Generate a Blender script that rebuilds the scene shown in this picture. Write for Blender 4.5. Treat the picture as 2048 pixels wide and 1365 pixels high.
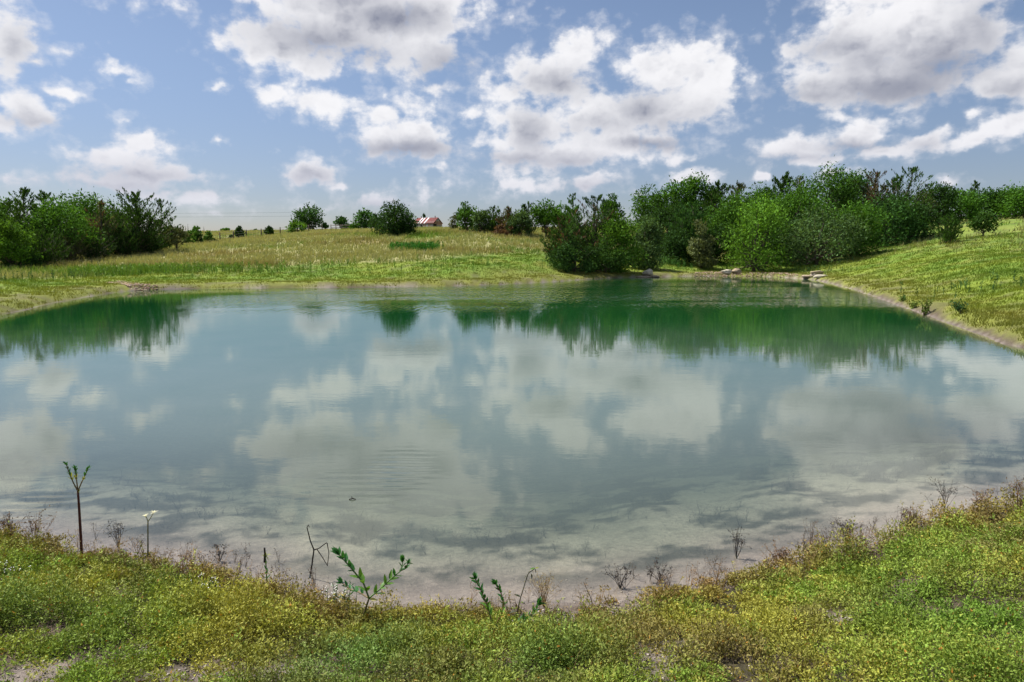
import bpy, math
import numpy as np
from mathutils import Vector, Matrix

for o in list(bpy.data.objects):
    bpy.data.objects.remove(o, do_unlink=True)
scene = bpy.context.scene
COL = scene.collection
R = math.radians

# ------------------------------------------------------------------ camera
F = 1365.0                     # focal length in photograph pixels (24 mm on a 36 mm frame)
CAM_H = 2.2                    # eye height above the water
PITCH = math.atan(182.5 / F)   # looking slightly down
cam = bpy.data.cameras.new('camera')
cam.lens = 24.0
cam.sensor_width = 36.0
cam.clip_start = 0.05
cam.clip_end = 6000
cam_ob = bpy.data.objects.new('camera', cam)
COL.objects.link(cam_ob)
cam_ob.location = (0, 0, CAM_H)
cam_ob.rotation_euler = (math.pi / 2 - PITCH, 0, 0)
scene.camera = cam_ob
scene.cycles.max_bounces = 6
scene.cycles.diffuse_bounces = 2
scene.cycles.glossy_bounces = 3
scene.cycles.transmission_bounces = 3
scene.cycles.transparent_max_bounces = 8
scene.cycles.adaptive_threshold = 0.02

# ------------------------------------------------------------------ exposure, sun
scene.view_settings.view_transform = 'Standard'
scene.view_settings.look = 'None'
scene.view_settings.gamma = 1.0
scene.view_settings.use_curve_mapping = False
scene.view_settings.exposure = 0.75
SUN_AZ, SUN_EL = R(-62), R(58)
sun_vec = Vector((math.sin(SUN_AZ) * math.cos(SUN_EL), math.cos(SUN_AZ) * math.cos(SUN_EL), math.sin(SUN_EL)))
sun = bpy.data.lights.new('sun', 'SUN')
sun.energy = 4.8
sun.angle = R(0.53)
sun.color = (1.0, 0.955, 0.87)
sun_ob = bpy.data.objects.new('sun', sun)
COL.objects.link(sun_ob)
sun_ob.location = sun_vec * 300
sun_ob.rotation_euler = sun_vec.to_track_quat('Z', 'Y').to_euler()


def pix_dir(px, py):
    a = (px - 1024.0) / F
    b = (682.5 - py) / F
    cp, sp = math.cos(PITCH), math.sin(PITCH)
    return np.array([a, cp + b * sp, -sp + b * cp])


def pt(px, py, Y):
    """the point on the sight line of a photograph pixel that lies Y metres ahead"""
    d = pix_dir(px, py)
    return np.array([0, 0, CAM_H]) + d * (Y / d[1])


# ------------------------------------------------------------------ world: sky with cumulus
class NT:
    def __init__(self, tree):
        self.t = tree
        self.n = tree.nodes
        self.l = tree.links

    def node(self, kind, **kw):
        nd = self.n.new(kind)
        for k, v in kw.items():
            setattr(nd, k, v)
        return nd

    def put(self, sock, v):
        if isinstance(v, bpy.types.NodeSocket):
            self.l.new(v, sock)
        elif v is not None:
            sock.default_value = v

    def m(self, op, a, b=None, c=None, clamp=False):
        nd = self.node('ShaderNodeMath', operation=op, use_clamp=clamp)
        self.put(nd.inputs[0], a)
        if b is not None:
            self.put(nd.inputs[1], b)
        if c is not None:
            self.put(nd.inputs[2], c)
        return nd.outputs[0]

    def v(self, op, a, b=None):
        nd = self.node('ShaderNodeVectorMath', operation=op)
        self.put(nd.inputs[0], a)
        if b is not None:
            self.put(nd.inputs[1], b)
        return nd.outputs['Value'] if op in ('LENGTH', 'DOT_PRODUCT', 'DISTANCE') else nd.outputs[0]

    def smooth(self, x, lo, hi, a=0.0, b=1.0):
        nd = self.node('ShaderNodeMapRange', interpolation_type='SMOOTHSTEP')
        self.put(nd.inputs[0], x)
        for i, q in enumerate((lo, hi, a, b)):
            self.put(nd.inputs[1 + i], q)
        return nd.outputs[0]

    def lin(self, x, lo, hi, a=0.0, b=1.0):
        nd = self.node('ShaderNodeMapRange')
        self.put(nd.inputs[0], x)
        for i, q in enumerate((lo, hi, a, b)):
            self.put(nd.inputs[1 + i], q)
        return nd.outputs[0]

    def noise(self, vec, scale, detail=4.0, rough=0.5, dist=0.0, dim='3D', color=False):
        nd = self.node('ShaderNodeTexNoise', noise_dimensions=dim)
        if vec is not None:
            self.put(nd.inputs['Vector'], vec)
        nd.inputs['Scale'].default_value = scale
        nd.inputs['Detail'].default_value = detail
        nd.inputs['Roughness'].default_value = rough
        nd.inputs['Distortion'].default_value = dist
        return nd.outputs['Color' if color else 'Fac']

    def mixc(self, f, a, b, mode='MIX'):
        nd = self.node('ShaderNodeMix', data_type='RGBA', blend_type=mode)
        self.put(nd.inputs[0], f)
        for s, q in ((nd.inputs[6], a), (nd.inputs[7], b)):
            if isinstance(q, tuple) and len(q) == 3:
                q = q + (1.0,)
            self.put(s, q)
        return nd.outputs[2]


# cumulus seen in the photograph: pixel centre, half width, half height, weight, slant
CLOUDS = [
    (560, 85, 118, 48, 1, 0), (700, 20, 190, 95, 1.15, 0), (835, 85, 95, 62, 1, 0), (870, 25, 75, 75, 1, 0), (625, 125, 75, 32, .9, 0),
    (780, -60, 240, 90, 1.1, 0), (520, 8, 60, 18, .6, 0),
    (565, 192, 62, 26, .8, .2), (665, 212, 110, 34, .85, .18), (755, 232, 60, 26, .7, .2), (868, 175, 40, 20, .5, 0), (825, 215, 62, 30, .6, 0),
    (812, 280, 96, 36, 1.1, 0), (800, 258, 60, 25, .8, 0), (862, 302, 55, 18, .8, 0),
    (618, 345, 54, 27, 1, 0), (768, 400, 66, 20, .75, 0), (865, 382, 50, 20, .55, 0), (870, 340, 32, 10, .5, 0), (640, 417, 80, 14, .4, 0),
    (1150, 105, 75, 42, 1.05, -.45), (1080, 150, 95, 46, 1, -.3), (1010, 185, 60, 32, .7, 0), (1130, 175, 60, 40, .9, 0),
    (1335, 140, 95, 55, 1.1, 0), (1405, 150, 80, 60, 1.05, 0), (1285, 130, 45, 30, .7, 0), (1360, 205, 110, 55, 1.1, 0), (1270, 225, 125, 48, 1.05, -.1),
    (1180, 235, 90, 45, .95, 0), (1060, 255, 100, 46, 1, 0), (1000, 285, 62, 30, .8, 0), (1230, 285, 140, 42, 1, 0), (1110, 310, 150, 36, 1, 0),
    (1360, 318, 48, 14, .7, 0), (1010, 345, 70, 22, .6, 0), (1050, 372, 110, 20, .6, 0), (940, 225, 45, 20, .5, 0), (1200, 175, 30, 20, .5, 0),
    (1710, 75, 120, 80, 1.1, -.3), (1810, 60, 165, 100, 1.2, -.1), (1910, 70, 110, 75, 1.05, 0), (1680, 165, 130, 45, 1.05, 0), (1790, 140, 120, 60, 1.1, 0),
    (1590, 110, 40, 22, .6, -.5), (1850, -40, 190, 70, 1.1, 0), (1875, 150, 80, 32, .9, 0), (1640, 190, 80, 26, .9, 0),
    (2010, 160, 70, 42, 1, 0), (2060, 120, 60, 45, 1, 0), (2100, 175, 90, 50, 1, 0), (2020, 40, 22, 14, .4, 0),
    (1610, 300, 95, 28, .9, 0), (1710, 270, 90, 30, .9, -.3), (1800, 215, 40, 12, .55, -.5), (1680, 238, 36, 17, .7, 0), (1620, 325, 110, 14, .7, 0), (1760, 310, 90, 16, .7, 0),
    (1850, 280, 60, 25, .9, -.2), (1930, 285, 80, 20, .9, -.1), (2020, 250, 75, 30, .95, -.35), (1955, 230, 36, 15, .5, -.3), (2100, 225, 70, 40, 1, -.3),
    (1182, 363, 48, 19, .8, 0), (1385, 352, 66, 15, .8, 0), (1905, 366, 40, 11, .6, 0), (1525, 355, 26, 10, .7, 0), (1270, 393, 30, 8, .5, 0), (1690, 345, 60, 10, .5, 0),
    (235, 320, 100, 36, .85, 0), (285, 290, 52, 24, .9, 0), (200, 305, 52, 22, .7, 0), (300, 345, 130, 26, .9, 0), (250, 365, 150, 20, .8, 0), (390, 345, 46, 14, .6, 0),
    (400, 400, 75, 20, .75, 0), (330, 385, 90, 14, .6, 0), (430, 432, 50, 9, .35, 0), (10, 355, 34, 16, .6, 0),
    (15, 80, 55, 70, 1.1, 0), (-60, 60, 90, 90, 1.1, 0), (75, 122, 22, 10, .5, 0), (20, 125, 40, 18, .7, 0), (60, 215, 82, 36, 1, 0), (140, 185, 46, 20, .6, .2), (-20, 235, 60, 30, .8, 0),
    (215, 118, 36, 20, .75, .6), (235, 142, 46, 20, .8, .3), (258, 170, 32, 18, .6, 0), (130, 97, 24, 14, .45, 0),
    (432, 172, 26, 9, .5, -.2), (440, 277, 16, 7, .5, 0), (680, 372, 14, 9, .5, 0), (258, 243, 18, 8, .35, 0), (335, 8, 70, 16, .35, 0),
]


# grey undersides and thick middles of those clouds
SHADED = [(785, 34, 80, 22, 1), (640, 75, 95, 24, .7), (885, 125, 42, 24, .6), (720, 105, 80, 18, .5), (700, -10, 90, 20, .5), (815, 302, 72, 13, .95), (1115, 168, 52, 20, .6), (1290, 215, 48, 24, .7), (1300, 287, 64, 12, .85), (1345, 240, 60, 18, .4),
          (1062, 268, 26, 30, .6), (1045, 322, 72, 12, .6), (1140, 326, 42, 13, .6), (1200, 250, 60, 14, .35), (1675, 96, 56, 18, .6), (1800, 168, 100, 28, 1.05), (1880, 128, 90, 40, .95), (1960, 60, 44, 44, .6), (1640, 192, 84, 18, .6), (1740, 120, 60, 26, .55),
          (1700, 296, 54, 9, .75), (1845, 292, 26, 10, .4), (1600, 318, 80, 8, .4), (270, 352, 100, 14, .4), (240, 372, 120, 10, .4), (30, 92, 32, 30, .4), (2030, 172, 44, 18, .55), (622, 354, 34, 10, .5), (770, 410, 50, 8, .4), (1180, 374, 40, 8, .4), (60, 238, 60, 12, .45)]


def build_world():
    w = bpy.data.worlds.new('World')
    scene.world = w
    w.use_nodes = True
    nt = NT(w.node_tree)
    nt.n.clear()
    tc = nt.node('ShaderNodeTexCoord')
    s = nt.node('ShaderNodeSeparateXYZ')
    nt.put(s.inputs[0], tc.outputs['Generated'])
    az = nt.m('ARCTAN2', s.outputs[0], s.outputs[1])
    el = nt.m('ARCSINE', nt.m('MINIMUM', nt.m('MAXIMUM', s.outputs[2], -1.0), 1.0))
    cb = nt.node('ShaderNodeCombineXYZ')
    nt.put(cb.inputs[0], az)
    nt.put(cb.inputs[1], el)
    gi = cb.outputs[0]
    warp = nt.noise(gi, 9.0, 3.0, .55, color=True)
    warp = nt.v('MULTIPLY', nt.v('SUBTRACT', warp, (.5, .5, .5)), (.055, .03, 0))
    warp2 = nt.noise(gi, 42.0, 3.0, .6, color=True)
    warp2 = nt.v('MULTIPLY', nt.v('SUBTRACT', warp2, (.5, .5, .5)), (.022, .016, 0))
    p = nt.v('ADD', gi, nt.v('ADD', warp, warp2))

    def blobs(table, grow):
        field = None
        for row in table:
            (cx, cy, rx, ry, wgt), sl = row[:5], (row[5] if len(row) > 5 else 0)
            d = pix_dir(cx, cy)
            u = math.atan2(d[0], d[1])
            e0 = math.atan2(d[2], math.hypot(d[0], d[1]))
            k = math.cos(u)                         # away from the axis a pixel spans a smaller angle
            su, sv = rx * grow / F * k * k * 1.05, ry * grow * 1.07 / F * k
            q = nt.v('SUBTRACT', p, (u, e0, 0))
            if sl:
                nd = nt.node('ShaderNodeVectorRotate', rotation_type='Z_AXIS')
                nt.put(nd.inputs['Vector'], q)
                nd.inputs['Angle'].default_value = math.atan(sl)
                q = nd.outputs[0]
            r = nt.v('LENGTH', nt.v('MULTIPLY', q, (1 / su, 1 / sv, 0)))
            b = nt.m('MULTIPLY_ADD', r, -wgt, wgt)
            field = b if field is None else nt.m('SMOOTH_MAX', field, b, .16)
        return field

    field = blobs(CLOUDS, 1.24)
    dark = blobs(SHADED, 1.65)
    # outside the picture the same kind of fair-weather cumulus goes on
    far = nt.m('MAXIMUM', nt.smooth(nt.m('ABSOLUTE', az), .72, .86), nt.smooth(el, .37, .46))
    wild = nt.noise(nt.v('MULTIPLY', p, (1, 1.35, 1)), 4.6, 2.0, .5)
    wild = nt.m('MULTIPLY_ADD', wild, 5.5, -2.85)
    near = nt.m('SUBTRACT', 1.0, far)
    field = nt.m('ADD', nt.m('MULTIPLY', field, near), nt.m('MULTIPLY', wild, far))
    dark = nt.m('ADD', nt.m('MULTIPLY', dark, near), nt.m('MULTIPLY', nt.m('MULTIPLY_ADD', wild, 1.0, -.35), far))

    # billows: fractal Voronoi gives the cauliflower edge, noise the wisps
    def relief(off, det=6.0):
        a = nt.v('ADD', p, off) if off else p
        b = nt.v('ADD', gi, off) if off else gi
        vo = nt.node('ShaderNodeTexVoronoi', feature='SMOOTH_F1', voronoi_dimensions='2D')
        nt.put(vo.inputs['Vector'], a)
        vo.inputs['Scale'].default_value = 26
        vo.inputs['Detail'].default_value = 2.0
        vo.inputs['Roughness'].default_value = .55
        vo.inputs['Smoothness'].default_value = .5
        bil = nt.m('SUBTRACT', .5, vo.outputs['Distance'])
        wis = nt.m('SUBTRACT', nt.noise(nt.v('MULTIPLY', b, (1, 1.5, 1)), 34 if det > 4 else 22, det, .6), .5)
        return nt.m('ADD', nt.m('MULTIPLY', bil, .42), nt.m('MULTIPLY', wis, 1.05))

    r0 = relief(None)
    b0 = relief(None, 3.0)
    b1 = relief((-.009, .020, 0), 3.0)
    d0 = nt.m('ADD', field, r0)
    alpha = nt.smooth(d0, -.02, .50)
    veil = nt.smooth(nt.m('ADD', field, nt.m('MULTIPLY', r0, 1.7)), -.34, .50, 0.0, .42)      # thin wisps round the clouds
    alpha = nt.m('MAXIMUM', alpha, veil)
    alpha = nt.m('MULTIPLY', alpha, nt.smooth(el, -.01, .09, .40, .98))
    thick = nt.smooth(d0, .30, 1.2)
    lit = nt.smooth(nt.m('SUBTRACT', b0, b1), -.34, .22)      # facing the sun, or turned from it
    deep = nt.smooth(nt.m('ADD', dark, nt.m('MULTIPLY', b0, .25)), -.40, 1.0)
    shade = nt.m('MULTIPLY', deep, .88)
    shade = nt.m('ADD', shade, nt.m('MULTIPLY', nt.m('SUBTRACT', 1.0, lit), nt.m('MULTIPLY_ADD', thick, .34, .06)))
    shade = nt.m('ADD', shade, nt.m('MULTIPLY', thick, .06), clamp=True)
    ccol = nt.mixc(shade, (1.0, .995, 1.02), (.28, .30, .385))
    # low clouds are seen through more air
    ccol = nt.mixc(nt.smooth(el, .0, .20, .45, .0), ccol, (.52, .53, .68))

    sky = nt.node('ShaderNodeTexSky', sky_type='NISHITA')
    sky.sun_disc = False
    sky.sun_elevation = SUN_EL
    sky.sun_rotation = SUN_AZ
    sky.altitude = 300
    sky.air_density = 1.0
    sky.dust_density = .5
    sky.ozone_density = 2.0
    bg1 = nt.node('ShaderNodeBackground')
    haze = nt.v('SCALE', nt.mixc(1.0, sky.outputs[0], nt.mixc(nt.smooth(el, .0, .30), (.97, .93, 1.06), (1.04, .965, .965)), 'MULTIPLY'))
    nt.put(haze.node.inputs['Scale'], nt.smooth(el, -.02, .30, .64, .92))     # thick summer air swallows light near the horizon
    nt.put(bg1.inputs[0], haze)
    bg1.inputs[1].default_value = .070
    bg2 = nt.node('ShaderNodeBackground')
    nt.put(bg2.inputs[0], ccol)
    bg2.inputs[1].default_value = .57
    mx = nt.node('ShaderNodeMixShader')
    nt.put(mx.inputs[0], alpha)
    nt.l.new(bg1.outputs[0], mx.inputs[1])
    nt.l.new(bg2.outputs[0], mx.inputs[2])
    out = nt.node('ShaderNodeOutputWorld')
    nt.l.new(mx.outputs[0], out.inputs[0])
    w.cycles.sampling_method = 'NONE'


build_world()

# ------------------------------------------------------------------ helpers
rng = np.random.default_rng(7)


def _hash(ix, iy, seed):
    h = (ix.astype(np.int64) * 374761393 + iy.astype(np.int64) * 668265263 + seed * 1442695041) & 0xFFFFFFFF
    h = ((h ^ (h >> 13)) * 1274126177) & 0xFFFFFFFF
    return ((h ^ (h >> 16)) & 0xFFFF) / 65535.0


def vnoise(x, y, seed=0):
    x, y = np.asarray(x, float), np.asarray(y, float)
    ix, iy = np.floor(x), np.floor(y)
    fx, fy = x - ix, y - iy
    fx, fy = fx * fx * (3 - 2 * fx), fy * fy * (3 - 2 * fy)
    a, b = _hash(ix, iy, seed), _hash(ix + 1, iy, seed)
    c, d = _hash(ix, iy + 1, seed), _hash(ix + 1, iy + 1, seed)
    return (a * (1 - fx) + b * fx) * (1 - fy) + (c * (1 - fx) + d * fx) * fy


def fbm(x, y, seed=0, oct=4):
    s, a, t = 0.0, .5, 0.0
    for i in range(oct):
        s = s + a * vnoise(np.asarray(x) * 2 ** i + 17.3 * i, np.asarray(y) * 2 ** i - 9.1 * i, seed + i)
        t += a
        a *= .5
    return s / t


def sstep(x, lo, hi):
    t = np.clip((np.asarray(x, float) - lo) / (hi - lo), 0, 1)
    return t * t * (3 - 2 * t)


def unit(v):
    return v / np.maximum(np.linalg.norm(v, axis=-1, keepdims=True), 1e-9)


class Acc:
    """collects faces of one mesh object, with a colour for each vertex"""

    def __init__(self):
        self.v, self.c, self.q, self.t, self.n = [], [], [], [], 0

    def add(self, verts, faces, col):
        verts = np.asarray(verts, float).reshape(-1, 3)
        faces = np.asarray(faces, int)
        col = np.broadcast_to(np.asarray(col, float), (len(verts), 3))
        self.v.append(verts)
        self.c.append(col)
        (self.q if faces.shape[1] == 4 else self.t).append(faces + self.n)
        self.n += len(verts)

    def diamonds(self, c, a, b, col, bend=0.0):
        """flat leaf-shaped quads: centre, half axis, half width"""
        n = len(c)
        v = np.stack([c - a, c + b - a * .12, c + a, c - b - a * .12], 1).reshape(-1, 3)
        f = np.arange(4 * n).reshape(n, 4)
        self.add(v, f, np.repeat(np.broadcast_to(col, (n, 3)), 4, 0))

    def blades(self, base, tip, w, col_base, col_tip):
        """single-triangle grass blades"""
        n = len(base)
        v = np.stack([base - w, base + w, tip], 1).reshape(-1, 3)
        c = np.stack([np.broadcast_to(col_base, (n, 3)), np.broadcast_to(col_base, (n, 3)), np.broadcast_to(col_tip, (n, 3))], 1).reshape(-1, 3)
        self.add(v, np.arange(3 * n).reshape(n, 3), c)

    def tube(self, pts, rad, sides=5, col=(.1, .07, .05), cap=True):
        pts = np.asarray(pts, float)
        rad = np.broadcast_to(np.asarray(rad, float), (len(pts),))
        tan = unit(np.gradient(pts, axis=0))
        ref = np.array([0., 0, 1.])
        if abs(tan[0] @ ref) > .9:
            ref = np.array([1., 0, 0])
        s = unit(np.cross(tan, ref))
        t = np.cross(tan, s)
        ang = np.linspace(0, 2 * math.pi, sides, endpoint=False)
        ring = pts[:, None] + rad[:, None, None] * (np.cos(ang)[None, :, None] * s[:, None] + np.sin(ang)[None, :, None] * t[:, None])
        n = len(pts)
        i, j = np.meshgrid(np.arange(n - 1), np.arange(sides), indexing='ij')
        a = i * sides + j
        b = i * sides + (j + 1) % sides
        f = np.stack([a, b, b + sides, a + sides], -1).reshape(-1, 4)
        self.add(ring.reshape(-1, 3), f, col)
        if cap:
            k = np.arange(1, sides - 1)
            e = (n - 1) * sides
            self.t.append(np.stack([np.full_like(k, e), e + k, e + k + 1], 1) + self.n - n * sides)
            self.t.append(np.stack([np.full_like(k, 0), k + 1, k], 1) + self.n - n * sides)

    def sticks(self, P, rad, sides, col):
        """many open tubes at once: P (n, k, 3), rad (n, k), col (n, 3)"""
        P, rad = np.asarray(P, float), np.asarray(rad, float)
        n, k = P.shape[:2]
        if n == 0:
            return
        ax = unit(P[:, -1] - P[:, 0])
        ref = np.where(np.abs(ax[:, 2:]) > .9, np.array([[1., 0, 0]]), np.array([[0, 0, 1.]]))
        s_ = unit(np.cross(ax, ref))
        t_ = np.cross(ax, s_)
        ang = np.linspace(0, 2 * math.pi, sides, endpoint=False)
        ring = np.cos(ang)[None, :, None] * s_[:, None] + np.sin(ang)[None, :, None] * t_[:, None]
        V = P[:, :, None] + rad[:, :, None, None] * ring[:, None]
        a, i, j = np.meshgrid(np.arange(n), np.arange(k - 1), np.arange(sides), indexing='ij')
        b0 = a * k * sides + i * sides
        f = np.stack([b0 + j, b0 + (j + 1) % sides, b0 + sides + (j + 1) % sides, b0 + sides + j], -1).reshape(-1, 4)
        self.add(V.reshape(-1, 3), f, np.repeat(np.broadcast_to(col, (n, 3)), k * sides, 0))

    def stamp(self, other, pos, rot, scale, tint):
        """copies of another collector's faces, turned about Z and scaled"""
        V, C = np.concatenate(other.v), np.concatenate(other.c)
        n, m = len(pos), len(V)
        co, si = np.cos(rot)[:, None], np.sin(rot)[:, None]
        W = np.stack([V[None, :, 0] * co - V[None, :, 1] * si, V[None, :, 0] * si + V[None, :, 1] * co, np.broadcast_to(V[None, :, 2], (n, m))], -1) * scale[:, None, None] + pos[:, None]
        off = (np.arange(n) * m)[:, None, None] + self.n
        for src, dst in ((other.q, self.q), (other.t, self.t)):
            if src:
                f = np.concatenate(src)
                dst.append((f[None] + off).reshape(-1, f.shape[1]))
        self.v.append(W.reshape(-1, 3))
        self.c.append((C[None] * tint[:, None]).reshape(-1, 3))
        self.n += n * m

    def box(self, lo, hi, col):
        lo, hi = np.asarray(lo, float), np.asarray(hi, float)
        v = np.array([[(lo, hi)[i >> k & 1][k] for k in range(3)] for i in range(8)])
        f = [[0, 2, 3, 1], [4, 5, 7, 6], [0, 1, 5, 4], [2, 6, 7, 3], [0, 4, 6, 2], [1, 3, 7, 5]]
        self.add(v, f, col)

    def mesh(self, name):
        me = bpy.data.meshes.new(name)
        V = np.concatenate(self.v)
        C = np.concatenate(self.c)
        q = np.concatenate(self.q) if self.q else np.zeros((0, 4), int)
        t = np.concatenate(self.t) if self.t else np.zeros((0, 3), int)
        loops = np.concatenate([q.ravel(), t.ravel()]).astype(np.int32)
        tot = np.concatenate([np.full(len(q), 4), np.full(len(t), 3)]).astype(np.int32)
        st = np.concatenate([[0], np.cumsum(tot)[:-1]]).astype(np.int32)
        me.vertices.add(len(V))
        me.vertices.foreach_set('co', V.astype(np.float32).ravel())
        me.loops.add(len(loops))
        me.loops.foreach_set('vertex_index', loops)
        me.polygons.add(len(tot))
        me.polygons.foreach_set('loop_start', st)
        me.update(calc_edges=True)
        at = me.attributes.new('tint', 'FLOAT_COLOR', 'POINT')
        at.data.foreach_set('color', np.concatenate([C, np.ones((len(C), 1))], 1).astype(np.float32).ravel())
        return me

    def build(self, name, mat, parent=None, loc=None, smooth=False):
        me = self.mesh(name)
        me.materials.append(mat)
        if smooth:
            me.polygons.foreach_set('use_smooth', np.ones(len(me.polygons), bool))
        ob = bpy.data.objects.new(name, me)
        COL.objects.link(ob)
        if parent is not None:
            ob.parent = parent
        if loc is not None:
            ob.location = loc
        return ob


def thing(name, label, cat, loc, group=None):
    o = bpy.data.objects.new(name, None)
    o.empty_display_size = .2
    COL.objects.link(o)
    o.location = loc
    return tag(o, label, cat, group)


def tag(o, label=None, cat=None, group=None, kind=None):
    for k, v in (('label', label), ('category', cat), ('group', group), ('kind', kind)):
        if v:
            o[k] = v
    return o


# ------------------------------------------------------------------ materials
def material(name):
    m = bpy.data.materials.new(name)
    m.use_nodes = True
    nt = NT(m.node_tree)
    nt.n.clear()
    out = nt.node('ShaderNodeOutputMaterial')
    return m, nt, out


def principled(nt, base, rough=.8, spec=.3, normal=None, metal=0.0):
    p = nt.node('ShaderNodeBsdfPrincipled')
    nt.put(p.inputs['Base Color'], base + (1.0,) if isinstance(base, tuple) else base)
    nt.put(p.inputs['Roughness'], rough)
    nt.put(p.inputs['Specular IOR Level'], spec)
    nt.put(p.inputs['Metallic'], metal)
    if normal is not None:
        nt.put(p.inputs['Normal'], normal)
    return p.outputs[0]


def tint_of(nt):
    a = nt.node('ShaderNodeAttribute', attribute_name='tint')
    return a.outputs['Color']


def foliage_mat(name, trans=.35, rough=.55, spec=.25):
    m, nt, out = material(name)
    c = tint_of(nt)
    p = principled(nt, c, rough, spec)
    tr = nt.node('ShaderNodeBsdfTranslucent')
    nt.put(tr.inputs[0], nt.mixc(1.0, c, (1.25, 1.15, .55), 'MULTIPLY'))
    mx = nt.node('ShaderNodeMixShader')
    mx.inputs[0].default_value = trans
    nt.l.new(p, mx.inputs[1])
    nt.l.new(tr.outputs[0], mx.inputs[2])
    nt.l.new(mx.outputs[0], out.inputs[0])
    return m


def tinted_mat(name, rough=.85, spec=.2, nscale=14.0, lo=.65, hi=1.3, bump=.0):
    m, nt, out = material(name)
    geo = nt.node('ShaderNodeNewGeometry')
    n = nt.noise(geo.outputs['Position'], nscale, 5, .6)
    v = nt.lin(n, .3, .7, lo, hi)
    c = nt.v('SCALE', tint_of(nt))
    nt.put(c.node.inputs['Scale'], v)
    nrm = None
    if bump:
        b = nt.node('ShaderNodeBump')
        b.inputs['Strength'].default_value = bump
        b.inputs['Distance'].default_value = .05
        nt.put(b.inputs['Height'], n)
        nrm = b.outputs[0]
    nt.l.new(principled(nt, c, rough, spec, nrm), out.inputs[0])
    return m


M_LEAF = foliage_mat('tree_foliage', .28, .7, .05)
M_GRASS = foliage_mat('grass_blades', .30, .7, .08)
M_HERB = foliage_mat('herb_leaves', .20, .6, .12)
M_BARK = tinted_mat('bark', nscale=18)
M_TWIG = tinted_mat('dry_twigs', nscale=60)
M_STONE = tinted_mat('limestone', rough=.9, nscale=7, lo=.6, hi=1.25, bump=.6)
M_WOOD = tinted_mat('weathered_boards', nscale=5, lo=.7, hi=1.2)


def ground_mat():
    m, nt, out = material('ground_soil_and_turf')
    geo = nt.node('ShaderNodeNewGeometry')
    P = geo.outputs['Position']
    n1 = nt.noise(P, 2.2, 6, .65)
    n2 = nt.noise(P, 26.0, 5, .7)
    n3 = nt.noise(P, 140.0, 3, .7)
    v = nt.m('MULTIPLY', nt.lin(n1, .3, .7, .8, 1.2), nt.lin(n2, .28, .72, .74, 1.26))
    v = nt.m('MULTIPLY', v, nt.lin(n3, .25, .75, .75, 1.25))
    c = nt.v('SCALE', tint_of(nt))
    nt.put(c.node.inputs['Scale'], v)
    b = nt.node('ShaderNodeBump')
    b.inputs['Strength'].default_value = .8
    b.inputs['Distance'].default_value = .03
    nt.put(b.inputs['Height'], nt.m('ADD', n2, nt.m('MULTIPLY', n3, .4)))
    nt.l.new(principled(nt, c, .92, .12, b.outputs[0]), out.inputs[0])
    return m


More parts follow.
